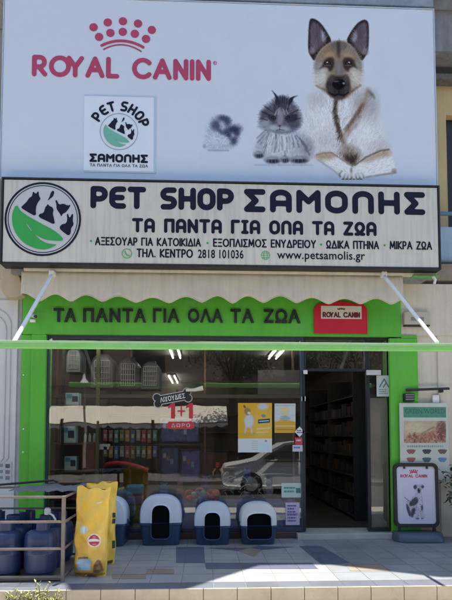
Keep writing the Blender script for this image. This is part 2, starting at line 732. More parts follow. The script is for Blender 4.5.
struct('porch_floor', tb, mat('grout', (.2, .19, .18), .95, .2))
tt = MB()
tt.add(V, FC)
o = struct('porch_tiling', tt, m_tile, fix=False)
at_ = o.data.color_attributes.new('tile', 'FLOAT_COLOR', 'POINT')
at_.data.foreach_set('color', np.hstack([np.array(CO), np.ones((len(CO), 1))]).astype(np.float32).ravel())
k = MB()
x = -6.0 + .105
while x < 6:
    k.box(x + .002, x + .292, EDGE - .012 + random.uniform(-.0015, .0015), EDGE + .010, -.185, .002)
    x += .295
struct('porch_kerb', k, mat('beige_edging_tile', (.44, .375, .275), .6, .15, 3, .1, 40, stain=((.2, .17, .13), .5, 4)), bevel=.004)
k = MB()
k.box(-6, 6, EDGE - .004, EDGE + .011, -.3, -.006)
struct('porch_kerb_grout', k, mat('kerb_grout', (.10, .085, .07), .95))

# ================================================================== the shop building
GF = -.09                                   # face of the green fascia
xL0, xL1, xL2 = at(19.5, 400, -.05).x, at(30, 400, GF).x, at(45, 400, GF).x
xR1, xR2 = at(390.5, 400, GF).x, at(418.5, 400, GF).x
xD0, xD1 = at(304, 450, 0).x, at(367.5, 450, 0).x
zTop = at(226, 336.5, 0).z                    # head of the windows
zHead = at(340, 371.5, 0).z
zSill = .085
zf0 = at(226, 335.5, GF).z
bld = thing('shop_building', (0, 1.0, 0), 'shop building with green painted front, plastered side wall and balcony above', 'building')

b = MB()
b.box(xR2 - .25, 6.0, -.03, .25, 0, 3.36)
b.box(at(438.5, 400, -.05).x, 6.0, -.05, -.03, 0, 3.30)
build('wall', b, m_wall, bld, bevel=.006)['label'] = 'plastered wall beside the doorway'
b = MB()
b.box(-6.0, xL0 - .02, -.04, .25, 0, 3.36)
build('wall', b, m_wall_l, bld, bevel=.006)
b = MB()
b.box(xL0 - .035, xL0 + .012, -.045, .2, 0, 3.3)
build('corner_strip', b, mat('grey_trim', (.36, .36, .36), .6), bld, bevel=.004)
for x0, x1, y0 in ((xL0 + .012, xL1, -.055), (xL1 + .006, xL2, GF)):
    b = MB()
    b.box(x0, x1, y0, .2, 0, zf0 - .002)
    build('pillar', b, m_green, bld, bevel=.005)
b = MB()
b.box(xR1, xR2, GF, .2, 0, zTop - .022)
build('pillar', b, m_green, bld, bevel=.005)
zf0 = at(226, 335.5, GF).z
zst = at(400, 335, GF).z
b = MB()
xF = at(401, 315, GF).x
b.box(xL0 + .03, xF, GF, .15, zf0, 3.37)
b.box(xF + .001, xR2, GF + .004, .15, zTop - .02, zst)
build('fascia', b, m_green, bld, bevel=.004)
b = MB()
b.box(xF + .001, 3.2, -.06, .14, zst + .002, 3.37)
build('wall_band', b, m_wall, bld, bevel=.004)

for px_, py_ in ((23.5, 429), (23, 452), (23.5, 375)):
    p_ = at(px_, py_, -.057)
    b = MB()
    b.tube([(p_.x, -.054, p_.z), (p_.x, -.060, p_.z)], .010, 12)
    build('screw_cap', b, m_white, bld, smooth=35)
# windows: frame and panes
m_door = mat('dark_door_aluminium', (.018, .021, .028), .4, .12, 5, metal=.2)


def window(x0, x1, z0, z1, splits=(), fm=None, t=.045):
    wn = bpy.data.objects.new('window', None)
    COL.objects.link(wn)
    wn.parent = bld
    wn.location = (0, -1.0, 0)
    fr = MB()
    fr.box(x0, x0 + t, -.03, .03, z0, z1)
    fr.box(x1 - t, x1, -.03, .03, z0, z1)
    fr.box(x0 + t, x1 - t, -.028, .028, z1 - t, z1)
    fr.box(x0 + t, x1 - t, -.028, .028, z0, z0 + t * 1.2)
    for s in splits:
        fr.box(s - .015, s + .015, -.026, .026, z0 + t * 1.2, z1 - t)
    build('window_frame', fr, fm or m_frame, wn, bevel=.004)
    xs = [x0 + t] + list(splits) + [x1 - t]
    for a, c in zip(xs[:-1], xs[1:]):
        p = MB()
        p.add([(a, 0, z0 + t), (c, 0, z0 + t), (c, 0, z1 - t * .9), (a, 0, z1 - t * .9)], [(0, 1, 2, 3)])
        build('pane', p, m_glass, wn)
    return wn


window(xL2 - .02, xD0, zSill, zTop)
window(xD0, xD1, zHead, zTop, (), m_door, .028)
window(xD1, xR1 + .03, zSill, zTop, (), m_door, .03)
b = MB()
b.box(xD0 - .03, xD0 + .012, -.034, .034, zSill, zHead)
b.box(xD1 - .012, xD1 + .03, -.034, .034, zSill, zHead)
build('door_frame', b, m_door, bld, bevel=.004)
b = MB()                                    # open glass leaf swung inwards
b.box(xD1 - .06, xD1 - .02, .03, .95, zSill + .01, zHead - .03)
# threshold and plinth
b = MB()
b.box(xD0 - .12, xR1 + .05, -.15, .3, -.002, .072)
build('threshold', b, mat('marble_sill', (.42, .40, .37), .4, .12, 5, stain=((.25, .23, .2), .4, 6)), bld, bevel=.006)
b = MB()
b.box(xL2 - .05, xD0 - .121, -.05, .3, -.002, .083)
build('plinth', b, mat('dark_red_plinth', (.075, .05, .05), .6, .2, 6), bld, bevel=.006)

# inside of the shop
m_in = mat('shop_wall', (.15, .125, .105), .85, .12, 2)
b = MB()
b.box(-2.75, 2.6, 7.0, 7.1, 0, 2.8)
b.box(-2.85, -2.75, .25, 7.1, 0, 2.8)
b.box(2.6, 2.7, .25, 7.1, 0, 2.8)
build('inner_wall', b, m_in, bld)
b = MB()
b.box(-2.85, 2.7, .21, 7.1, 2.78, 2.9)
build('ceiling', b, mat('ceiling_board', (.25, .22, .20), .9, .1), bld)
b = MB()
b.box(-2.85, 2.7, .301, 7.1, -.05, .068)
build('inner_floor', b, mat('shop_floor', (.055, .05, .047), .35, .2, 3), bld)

# balcony above, set behind the boards
b = MB()
b.box(-2.72, 2.62, -.30, .5, 3.37, at(300, 5, -.3).z)
build('balcony_front', b, m_conc, bld)
zb0, zb1 = at(440, 51, .1).z, at(440, 10, .1).z
b = MB()
b.box(2.2, 7, .1, 1.2, zb0, zb1)
build('balcony_slab', b, m_conc, bld, bevel=.01).__setitem__('label', 'raw concrete edge of the upper balcony')
b = MB()
b.box(2.5, 7, .32, 1.2, at(440, 78, .32).z, zb0 - .16)
build('lintel', b, m_concd, bld, bevel=.02)
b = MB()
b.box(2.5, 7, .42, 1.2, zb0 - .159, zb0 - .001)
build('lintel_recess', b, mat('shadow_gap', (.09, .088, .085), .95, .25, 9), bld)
zc0, zc1 = at(445, 186, .5).z, at(445, 115, .5).z
xw = at(446.5, 150, .5).x
b = MB()
b.box(2.4, xw, .5, 1.1, 3.5, at(440, 78, .5).z)
b.box(xw, 7, .5, 1.1, zc1, at(440, 78, .5).z)
build('upper_wall', b, m_yellow, bld)
b = MB()
b.box(xw, 7, .62, .7, 3.5, zc1)
build('upper_window', b, m_dark, bld)
b = MB()
b.box(2.6, 7, .05, .16, at(440, 262, .05).z, at(440, 226, .05).z)
build('balcony_panel', b, mat('pale_blue_panel', (.33, .45, .53), .35, .12, 3, streak=.2), bld, bevel=.03)
b = MB()
zr = at(440, 212, .05).z
b.tube([(2.3, .1, zr), (7, .1, zr)], .028)
build('balcony_rail', b, mat('blue_rail', (.10, .20, .32), .4, .1), bld, smooth=True)
b = MB()
b.box(2.3, 7, -.06, .5, at(440, 280, -.06).z, at(440, 263.5, -.06).z)
build('balcony_floor', b, mat('brown_slab', (.27, .22, .17), .9, .2, 6, .4, 60), bld, bevel=.01)
# parapet cap over the boards, then an added unseen slab shaped to shade the porch
b = MB()
zt = at(300, 6, -.30).z
b.box(-2.72, 2.74, -.36, .9, zt - .0, zt + .25)
b.box(2.741, 7, -.15, .9, zb1 + .002, zb1 + .3)
build('parapet', b, mat('grey_coping', (.30, .32, .35), .8, .2, 5, .4, 50, stain=((.15, .15, .16), .6, 6)), bld, bevel=.01)
Zr = 8.0


def shade_slab_pt(px, gy):
    """edge point of the added slab whose shadow falls at depth gy on the porch, along the photograph's column px"""
    d = fwd * F + rgt * (px - PX) + upv * (PY - 570)
    t = (gy - CAM.y) / d.y
    gx = CAM.x + d.x * t
    return (gx + SUN.x / SUN.z * Zr, gy + SUN.y / SUN.z * Zr)


edge = [(-4.2, 1.5), (-4.2, -.74), shade_slab_pt(1, -2.02), shade_slab_pt(68, -2.06), shade_slab_pt(73, -2.40), shade_slab_pt(178, -2.36), shade_slab_pt(262, -1.42), shade_slab_pt(326, -1.42), shade_slab_pt(440, -1.97), (6.5, -.9), (6.5, 1.5)]
b = MB()
b.slab(edge, Zr, Zr + .18)  # added out of view, outline cut to cast the porch shadow
build('roof_or_shade_slab', b, m_conc, bld)

# door panel with raised moulding on the left wall
xd = at(16.5, 400, -.05).x
zd1 = at(8, 300, -.05).z
b = MB()
b.box(-5.2, xd, -.062, -.041, 0, zd1)
dr = build('side_door', b, mat('white_door', (.62, .60, .58), .5, .05, 3, streak=.12), bld, bevel=.006)
for inset in (.10, .16):
    mz1 = zd1 - inset - .02
    xe = xd - inset + .02
    pts = [(-4.6, -.066, mz1)] + [(xe - .22 + .22 * math.sin(R(a)), -.066, mz1 - .22 + .22 * math.cos(R(a))) for a in range(0, 91, 15)] + [(xe, -.066, 1.05), (xe - .05, -.066, .98), (-4.6, -.066, .98)]
    b = MB()
    b.tube(pts, .006, 8)
    build('moulding', b, mat('moulding_grey', (.45, .43, .41), .6), dr, smooth=True)
# cream hood over the side door, at the end of the awning
hd = MB()
hp = [(0, 262), (10, 264), (19, 274), (23, 288), (22, 297), (0, 297)]
hp = px_poly(hp, -.22, 1)
hp = [(-5.0, hp[0][1])] + hp + [(-5.0, hp[-1][1])]
hd.prism([p for p in hp], -.22, -.042)
hood = build('door_hood', hd, mat('cream_cloth', (.52, .42, .28), .85, .08, 4, .2, 80, streak=.1), bld, bevel=.01)

# neighbour up the street, behind on the left
nb = thing('neighbour_building', (-8, 8, -.3), 'weathered brown building rising behind the left end of the board', 'building')
b = MB()
b.box(-14, -3.5, 3.0, 12, -.3, at(2, 29, 3.0).z)
build('wall', b, mat('brown_stucco', (.24, .20, .16), .9, .25, 1.5, .4, 30, stain=((.10, .09, .08), .6, 1.5)), nb)
b = MB()
zz = at(2, 29, 3.0).z
b.box(-14, -3.45, 2.9, 12, zz, zz + .14)
build('roof_or_shade_slab', b, m_conc, nb, bevel=.02)

# ================================================================== across the street (seen in the glass)
OY = -15.2
ob = thing('opposite_building', (0, -18, -.2), 'beige block of shops mirrored in the shop glass', 'building')
b = MB()
b.box(-16, 16, OY - 6, OY, -.3, 9.5)
build('wall', b, mat('opposite_stucco', (.20, .155, .115), .9, .12, .8, .2, 30, streak=.2), ob)
for x in (-11.5, -8.2, -4.9, 1.4, 4.8, 8.4, 12):
    b = MB()
    b.box(x - 1.25, x + 1.25, OY, OY + .03, 0, 2.3)
    f = build('shop_opening', b, m_dark, ob)
for x in (-10.5, -7.6, -5.2, -2.6, 1.2, 3.8, 7.2, 10.5):
    b = MB()
    b.box(x - .7, x + .7, OY, OY + .04, 3.9, 5.6)
    build('window', b, m_dark, ob)
b = MB()
b.box(-15, 15, OY, OY + .16, 3.35, 3.6)
build('balcony', b, mat('opposite_brown', (.13, .085, .06), .8, .2, 2), ob)
aw = thing('opposite_awning', (-4, -14.4, 1.7), 'long cream awning with scalloped hem mirrored in the shop glass', 'awning')
xa0, xa1 = at(44, 416, 14.0).x, at(228, 416, 14.0).x
b = MB()
za, zb = at(140, 406, 15.1).z, at(140, 426, 14).z
pts = [(xa0, -14.0, za)]
n = 60
zfr = zb + .12
V2 = [(xa0, -15.1, za), (xa1, -15.1, za)] + [(xa0, -14.0, zfr), (xa1, -14.0, zfr)]
b.add(V2, [(0, 1, 3, 2)])
for i in range(n):
    xa, xb = xa0 + (xa1 - xa0) * i / n, xa0 + (xa1 - xa0) * (i + 1) / n
    f = lambda x: zb + .02 - .11 * abs(math.sin((x - xa0) * math.pi / .42))
    b.add([(xa, -14.03, zfr - .035), (xb, -14.03, zfr - .035), (xb, -14.03, f(xb)), (xa, -14.03, f(xa))], [(0, 1, 2, 3)])
for px_ in (62, 97, 152):
    v_ = at(px_, 420, 13.95)
    pb_ = MB()
    pb_.tube([(v_.x, -13.95, -.17), (v_.x, -13.95, zfr + .12)], .055, 8)
    build('post', pb_, m_dark, aw, smooth=True)
build('cloth', b, mat('cream_awning', (.80, .74, .60), .9, .05, 2), aw)
# ================================================================== picture painter (prints on boards)
class Canvas:
    """a print, painted in photograph pixels l..r, t..b at n cells per pixel"""

    def __init__(s, l, r, t, b, n, bg):
        s.l, s.t, s.n = l, t, n
        s.w, s.h = int((r - l) * n), int((b - t) * n)
        s.X, s.Y = np.meshgrid(l + (np.arange(s.w) + .5) / n, t + (np.arange(s.h) + .5) / n)
        s.c = np.ones((s.h, s.w, 3)) * np.array(bg)

    def mix(s, m, col):
        m = np.clip(m, 0, 1)[..., None]
        s.c = s.c * (1 - m) + np.array(col) * m

    def ell(s, cx, cy, rx, ry, col, soft=.3, a=1.0, rot=0.0):
        c, q = math.cos(R(rot)), math.sin(R(rot))
        dx, dy = s.X - cx, s.Y - cy
        d = np.hypot((dx * c + dy * q) / rx, (dy * c - dx * q) / ry)
        s.mix(a * np.clip((1 + soft / 2 - d) / max(soft, 1e-3), 0, 1), col)

    def poly(s, pts, col, soft=1.0, a=1.0, sm=2):
        d = poly_sd(s.X, s.Y, smooth_poly(pts, sm) if sm else pts)
        s.mix(a * np.clip(.5 - d / soft, 0, 1), col)
        return d

    def line(s, pts, wd, col, soft=.8, a=1.0):
        d = seg_sd(s.X, s.Y, pts, wd / 2)
        s.mix(a * np.clip(.5 - d / soft, 0, 1), col)

    def fur(s, mask, ang, n, ln, wd, cols, a=.5, jit=25):
        """short hairs inside mask(x, y); ang(x, y) in degrees"""
        k = 0
        tries = 0
        W, H = s.w / s.n, s.h / s.n
        while k < n and tries < n * 12:
            tries += 1
            x, y = s.l + random.random() * W, s.t + random.random() * H
            if not mask(x, y):
                continue
            k += 1
            g = R(ang(x, y) + random.uniform(-jit, jit))
            L_ = ln * random.uniform(.5, 1.3)
            x2, y2 = x + math.cos(g) * L_, y + math.sin(g) * L_
            i0, i1 = int((min(x, x2) - s.l - wd) * s.n) - 1, int((max(x, x2) - s.l + wd) * s.n) + 2
            j0, j1 = int((min(y, y2) - s.t - wd) * s.n) - 1, int((max(y, y2) - s.t + wd) * s.n) + 2
            i0, j0, i1, j1 = max(i0, 0), max(j0, 0), min(i1, s.w), min(j1, s.h)
            if i1 <= i0 or j1 <= j0:
                continue
            d = seg_sd(s.X[j0:j1, i0:i1], s.Y[j0:j1, i0:i1], [(x, y), (x2, y2)], wd / 2)
            m = (a * np.clip(.5 - d / (wd * .8), 0, 1))[..., None]
            col = random.choice(cols) if not callable(cols) else cols(x, y)
            s.c[j0:j1, i0:i1] = s.c[j0:j1, i0:i1] * (1 - m) + np.array(col) * m

    def strands(s, mask, ang, n, ln, wd, lo, hi, a=.6, jit=18):
        """short hairs that take the colour painted where they grow, a little darker or lighter"""
        k = tries = 0
        W, H = s.w / s.n, s.h / s.n
        x0 = min(q[0] for q in mask)
        x1 = max(q[0] for q in mask)
        y0 = min(q[1] for q in mask)
        y1 = max(q[1] for q in mask)
        src = s.c.copy()
        while k < n and tries < n * 6:
            tries += 1
            x, y = random.uniform(x0, x1), random.uniform(y0, y1)
            if not inside((x, y), mask):
                continue
            k += 1
            g = R(ang(x, y) + random.gauss(0, jit))
            L_ = ln * random.uniform(.5, 1.3)
            x2, y2 = x + math.cos(g) * L_, y + math.sin(g) * L_
            i0, i1 = int((min(x, x2) - s.l - wd) * s.n) - 1, int((max(x, x2) - s.l + wd) * s.n) + 2
            j0, j1 = int((min(y, y2) - s.t - wd) * s.n) - 1, int((max(y, y2) - s.t + wd) * s.n) + 2
            i0, j0, i1, j1 = max(i0, 0), max(j0, 0), min(i1, s.w), min(j1, s.h)
            if i1 <= i0 or j1 <= j0:
                continue
            ci, cj = min(max(int((x - s.l) * s.n), 0), s.w - 1), min(max(int((y - s.t) * s.n), 0), s.h - 1)
            col = src[cj, ci] * random.uniform(lo, hi)
            d = seg_sd(s.X[j0:j1, i0:i1], s.Y[j0:j1, i0:i1], [(x, y), (x2, y2)], wd / 2)
            m = (a * np.clip(.5 - d / (wd * .9), 0, 1))[..., None]
            s.c[j0:j1, i0:i1] = s.c[j0:j1, i0:i1] * (1 - m) + np.array(col) * m

    def contrast(s, bg, k=1.35, top=.62):
        """deepen the printed tones, leaving the bare ground alone"""
        d = np.clip(np.abs(s.c - bg).max(2) / .06, 0, 1)[..., None]
        s.c = s.c * (1 - d) + d * top * (np.clip(s.c, 0, 1) / top) ** k

    def mesh(s, name, Y, m, parent, step=1):
        """hang the print on the plane y = Y as one sheet of small faces"""
        mb = MB()
        W, H = s.w, s.h
        V = []
        for j in range(H + 1):
            for i in range(W + 1):
                V.append(None)
        P00 = [(Y(s.l + i / s.n, s.t + j / s.n) if callable(Y) else at(s.l + i / s.n, s.t + j / s.n, Y)) for j in range(H + 1) for i in range(W + 1)]
        Fc = [(j * (W + 1) + i, j * (W + 1) + i + 1, (j + 1) * (W + 1) + i + 1, (j + 1) * (W + 1) + i) for j in range(H) for i in range(W)]
        mb.add(P00, Fc)
        o = build(name, mb, m, parent, fix=False)
        a = o.data.color_attributes.new('print', 'FLOAT_COLOR', 'CORNER')
        c = np.ones((H * W, 4, 4))
        c[:, :, :3] = np.clip(s.c, 0, 1).reshape(-1, 1, 3)
        a.data.foreach_set('color', c.astype(np.float32).ravel())
        return o


m_print = mat('printed_vinyl', (0, 0, 0), .6, .03, 3, attr='print', spec=.08)

# ================================================================== billboard
BY = -.42
BG = (.67, .70, .75)
BG2 = (.49, .60, .72)

zbt, zbb = at(300, 5.5, BY).z, at(226, 182, BY).z
xb0, xb1 = at(4.4, 13, BY).x, at(435, 100, BY).x
bb = thing('billboard', ((xb0 + xb1) / 2, BY + .06, zbb), 'large pale blue board with red pet food lettering, german shepherd and long haired cat', 'billboard')
b = MB()
b.box(xb0, xb1, BY, BY + .10, zbb, zbt)
m_bill = mat('billboard_vinyl', BG, .6, .02, 1.2, spec=.08)
# the print runs into a bluer floor along its lower edge
t_ = m_bill.node_tree
gz0, gz1 = zbb, zbb + .46
sx_ = t_.nodes.new('ShaderNodeSeparateXYZ')
t_.links.new(next(n for n in t_.nodes if n.type == 'TEX_COORD').outputs['Object'], sx_.inputs[0])
gm = t_.nodes.new('ShaderNodeMapRange')
gm.interpolation_type = 'SMOOTHSTEP'
gm.inputs[1].default_value, gm.inputs[2].default_value, gm.inputs[3].default_value, gm.inputs[4].default_value = gz0, gz1, .85, 0
t_.links.new(sx_.outputs['Z'], gm.inputs[0])
gx = t_.nodes.new('ShaderNodeMix')
gx.data_type = 'RGBA'
t_.links.new(gm.outputs[0], gx.inputs[0])
rgb_ = next(n for n in t_.nodes if n.type == 'RGB')
tgt = rgb_.outputs[0].links[0].to_socket
t_.links.new(rgb_.outputs[0], gx.inputs[6])
gx.inputs[7].default_value = (*BG2, 1)
t_.links.new(gx.outputs[2], tgt)
pn_ = build('panel', b, m_bill, bb, bevel=.004)
PZ = pn_.location.z
gm.inputs[1].default_value, gm.inputs[2].default_value = gz0, gz1
b = MB()
b.box(xb0 - .012, xb0 - .001, BY - .008, BY + .11, zbb - .01, zbt + .012)
b.box(xb1 + .001, xb1 + .012, BY - .008, BY + .11, zbb - .01, zbt + .012)
b.box(xb0 - .001, xb1 + .001, BY - .008, BY + .11, zbt + .001, zbt + .012)
b.box(xb0 - .001, xb1 + .001, BY - .008, BY + .11, zbb - .012, zbb - .001)
build('frame', b, mat('aluminium_trim', (.55, .57, .6), .4, .08, 6, metal=.5), bb)
m_red = mat('brand_red', (.47, .038, .095), .45, .06, 5)
Yp = BY - .004
x0, x1, z0, z1 = pxbox(32, 211, 57.2, 78.6, Yp)
build('lettering', fit_strokes('RWYAL CANiN', x0, x1, z0, z1, .105, Yp, gap=.36), m_red, bb, fix=False)
# registered mark
x0, x1, z0, z1 = pxbox(213, 217, 61, 65, Yp)
ring = stroke_mesh([arc((x0 + x1) / 2, (z0 + z1) / 2, .022, .022, 0, 360, 20)], .003, .0015, Yp)
fit_text('R', x0 + .014, x1 - .014, z0 + .014, z1 - .014, Yp, .01, mb=ring)
build('registered_mark', ring, m_red, bb, fix=False)
# crown: dots over two arcs
cr = []
for cx, cy in ((77, 97), (157, 70), (243, 63), (328, 76), (406, 112), (108, 152), (172, 129), (242, 123), (310, 134), (373, 163)):
    p = at(80 + cx / 5.65, 10 + cy / 5.65, Yp)
    cr.append((p.x, p.z))
b = MB()
for cx, cz in cr:
    b.add([(cx + .0535 * math.cos(t * math.pi / 14), Yp, cz + .0535 * math.sin(t * math.pi / 14)) for t in range(28)], [tuple(range(28))])


def curve3(a, m_, c, n=16):
    q = []
    for i in range(n + 1):
        t = i / n
        u = ((1 - t) ** 2, 2 * t * (1 - t), t * t)
        mm = (2 * m_[0] - (a[0] + c[0]) / 2, 2 * m_[1] - (a[1] + c[1]) / 2)
        q.append((u[0] * a[0] + u[1] * mm[0] + u[2] * c[0], u[0] * a[1] + u[1] * mm[1] + u[2] * c[1]))
    return q


for (a, m_, c), rr in ((((123, 200), (240, 174), (357, 210)), .018), (((134, 222), (240, 196), (346, 234)), .009)):
    q = []
    for u in curve3(a, m_, c):
        p = at(80 + u[0] / 5.65, 10 + u[1] / 5.65, Yp)
        q.append((p.x, p.z))
    stroke_mesh([q], rr, .006, Yp, b)
build('crown_emblem', b, m_red, bb, fix=False)

# animal silhouettes shared by the two shop logos, in units of the logo's radius (x right, z up)
DOG = [(-.60, .30), (-.55, .36), (-.44, .47), (-.38, .58), (-.30, .62), (-.28, .78), (-.20, .68), (-.13, .80), (-.12, .64), (-.06, .56), (-.14, .47), (-.20, .30), (-.18, .06), (-.40, .18)]
BIRD = [(.10, .48), (.17, .62), (.20, .74), (.26, .80), (.30, .76), (.27, .64), (.20, .58)]
HEN = [(.32, .52), (.37, .54), (.42, .40), (.55, .44), (.66, .38), (.75, .42), (.68, .28), (.60, .18), (.52, .15), (.50, .06), (.46, .15), (.36, .28), (.36, .42)]
CAT = [(-.12, .05), (-.10, .14), (.02, .16), (.06, .34), (.10, .36), (.12, .43), (.17, .36), (.24, .34), (.29, .26), (.26, .16), (.30, .02), (.33, -.16), (.10, -.05)]
RAB = [(.44, -.25), (.50, -.14), (.62, -.12), (.66, -.02), (.64, .14), (.67, .17), (.72, .02), (.78, .16), (.82, .14), (.80, -.04), (.84, -.14), (.76, -.24), (.76, -.38), (.70, -.46), (.56, -.36)]
LEAF = [(-.70, .40), (-.62, .22), (-.42, .08), (-.1, -.10), (.25, -.28), (.45, -.42), (.60, -.60), (.28, -.60), (.0, -.56), (-.3, -.36), (-.48, -.10), (-.40, -.16), (-.2, -.46), (.05, -.66), (.3, -.70), (.42, -.70), (.1, -.86), (-.2, -.82), (-.5, -.68), (-.74, -.4), (-.84, -.05), (-.80, .25)]


def logo(cx, cz, r, Y, parent, m_leaf, ringm, ring_r=.012, two=True):
    b = stroke_mesh([arc(cx, cz, r, r, 0, 360, 48)], ring_r, ring_r / 2, Y)
    if two:
        stroke_mesh([arc(cx, cz, r * .93, r * .93, 0, 360, 48)], ring_r * .4, ring_r / 2.5, Y, b)
    build('logo_ring', b, ringm, parent, fix=False)
    sc = lambda q: [(cx + a * r, cz + c * r) for a, c in q]
    b = MB()
    for q in (DOG, BIRD, HEN, CAT, RAB):
        poly_mesh([smooth_poly(sc(q), 1)], Y - .001, r / 60, b)
    build('animal_silhouettes', b, m_navy, parent, fix=False)
    build('leaf', poly_mesh([smooth_poly(sc(LEAF), 2)], Y - .0015, r / 60), m_leaf, parent, fix=False)


# shop sticker on the billboard
Ys = BY - .006
st = MB()
sheet(84, 156, 95.5, 172.5, Ys, .0045, st)
stk = build('sticker', st, mat('sticker_vinyl', (.74, .77, .81), .4, .03, 3), bb)
b = MB()
x0, x1, z0, z1 = pxbox(84, 156, 95.5, 172.5, Ys)
b.box(x1 - .028, x1, Ys - .002, Ys - .0002, z0, z1)
b.box(x0, x1 - .028, Ys - .002, Ys - .0002, z0, z0 + .02)
b.box(x0, x1 - .028, Ys - .002, Ys - .0002, z1 - .015, z1)
build('sticker_border', b, mat('cyan_edge', (.44, .58, .66), .4, .05), stk)
Yl = Ys - .004
c = at(119, 131.5, Yl)
logo(c.x, c.z, .235, Yl, stk, mat('pale_leaf', (.16, .46, .33), .5, .05), mat('pale_ring', (.30, .36, .42), .5), .004, False)
# PET SHOP on an arc over the logo
ls = []
rad = .335
angs = {'P': 143, 'E': 126, 'T': 109, 'S': 78, 'H': 61, 'O': 43, 'p2': 26}
for kx, a in (('P', 146), ('E', 126), ('T', 107), ('S', 79), ('H', 60), ('O', 40), ('P', 21)):
    wd, q = GL[kx]
    hgt = .105
    ca, sa = math.cos(R(a - 90)), math.sin(R(a - 90))
    for l in q:
        ls.append([(c.x + rad * math.cos(R(a)) + ((u - wd / 2) * ca - (v - .5) * sa) * hgt, c.z + rad * math.sin(R(a)) + ((u - wd / 2) * sa + (v - .5) * ca) * hgt) for u, v in l])
b = stroke_mesh(ls, .0145, .005, Yl)
x0, x1, z0, z1 = pxbox(89.5, 148, 154, 162.5, Yl)
fit_strokes('saMOlHs', x0, x1, z0, z1, .13, Yl, mb=b)
x0, x1, z0, z1 = pxbox(90, 148, 164, 167, Yl)
fit_text('ΤΑ ΠΑΝΤΑ ΓΙΑ ΟΛΑ ΤΑ ΖΩΑ', x0, x1, z0, z1, Yl, .02, 1.15, mb=b)
build('sticker_lettering', b, m_navy, stk, fix=False)

# --- the animals: a german shepherd, a long haired cat and a small curled pup
Dc = lambda q: [(300 + a / 3.333, 10 + b_ / 3.333) for a, b_ in q]
Cc = lambda q: [(195 + a / 3.616, 80 + b_ / 3.616) for a, b_ in q]
cv = Canvas(200, 404, 12, 180, 2.6, BG)
d_ = at(300, 100, BY - .003)
za_, zb__ = at(300, 20, BY - .003).z, at(300, 180, BY - .003).z
zx0, zx1 = at(200, 100, BY - .003).z, at(404, 100, BY - .003).z
zz = za_ + (cv.Y - 20) / 160 * (zb__ - za_) + (cv.X - 300) / 204 * (zx1 - zx0)
g_ = np.clip((gz1 - zz) / (gz1 - gz0), 0, 1)
cv.mix(.85 * g_ * g_ * (3 - 2 * g_), BG2)
bare = cv.c.copy()
white, lite, mid, tan, dk, blk = (.82, .82, .82), (.70, .70, .71), (.30, .30, .335), (.33, .255, .225), (.050, .052, .085), (.016, .017, .034)
HZ = lambda q: [(300 + a / 6.0, 10 + b_ / 6.0) for a, b_ in q]
BZ = lambda q: [(300 + a / 4.305, 90 + b_ / 4.3) for a, b_ in q]
CZ = lambda q: [(245 + a / 6.03, 85 + b_ / 6.02) for a, b_ in q]
cv.ell(336, 118, 60, 66, (.70, .735, .79), 1.6, .5)
cv.ell(283, 132, 40, 38, (.70, .735, .79), 1.6, .45)
# body: pale fur that melts into the ground on the left
body = BZ([(95, -20), (40, 50), (14, 110), (6, 190), (24, 250), (60, 282), (120, 300), (178, 340), (228, 350), (280, 350), (400, 350), (404, 320), (386, 262), (362, 200), (336, 120), (322, 40), (296, 4), (230, -30)])
cv.poly(body, lite, 13, .9)
cv.ell(*BZ([(95, 130)])[0], 15, 26, white, 1.2, .75)
cv.ell(*BZ([(285, 190)])[0], 16, 18, white, 1.2, .75)
cv.ell(*BZ([(205, 85)])[0], 7, 14, white, 1.0, .7)
cv.ell(*BZ([(110, 215)])[0], 14, 9, (.60, .60, .63), 1.2, .5)
cv.ell(*BZ([(340, 250)])[0], 10, 8, (.55, .54, .57), 1.2, .5)
cv.ell(*BZ([(262, 60)])[0], 8, 12, (.40, .39, .42), 1.4, .6)
cv.ell(*BZ([(310, 70)])[0], 6, 13, (.44, .45, .49), 1.5, .6)
cv.ell(*BZ([(70, 40)])[0], 9, 7, (.50, .50, .53), 1.4, .5)
cv.poly(BZ([(290, 0), (312, 8), (324, 38), (310, 30), (296, 16)]), (.16, .17, .23), 3, .8, 1)
cv.strands(body, lambda x, y: 96 + (x - 340) * .7, 3600, 3.6, .55, .74, 1.22, .5, 22)
for q, w_, a_ in (([(158, 30), (150, 90), (155, 130), (168, 175), (188, 225)], 4.2, .75), ([(157, 30), (150, 92), (156, 132), (172, 180)], 1.9, .9)):
    cv.line(BZ(q), w_, (.15, .105, .09) if w_ > 3 else (.04, .038, .055), 3.4, a_)
for q, w_, c_, a_ in (([(292, 0), (276, 60), (244, 110), (216, 156), (190, 190)], 4.4, (.40, .27, .21), .55), ([(270, 62), (244, 104), (218, 138), (196, 168)], 2.0, (.16, .12, .135), .75), ([(240, 150), (216, 178), (198, 210)], 2.2, (.28, .25, .28), .5), ([(262, 110), (236, 160)], 2.5, (.32, .31, .35), .45)):
    cv.line(BZ(q), w_, c_, 4, a_)
mid_ = BZ([(120, 20), (196, 20), (200, 120), (260, 70), (290, 40), (270, 110), (215, 180), (245, 250), (220, 310), (170, 280), (150, 200), (128, 110)])
cv.strands(mid_, lambda x, y: 112 + (x - 337) * .5, 900, 3.4, .5, .6, 1.3, .55, 20)
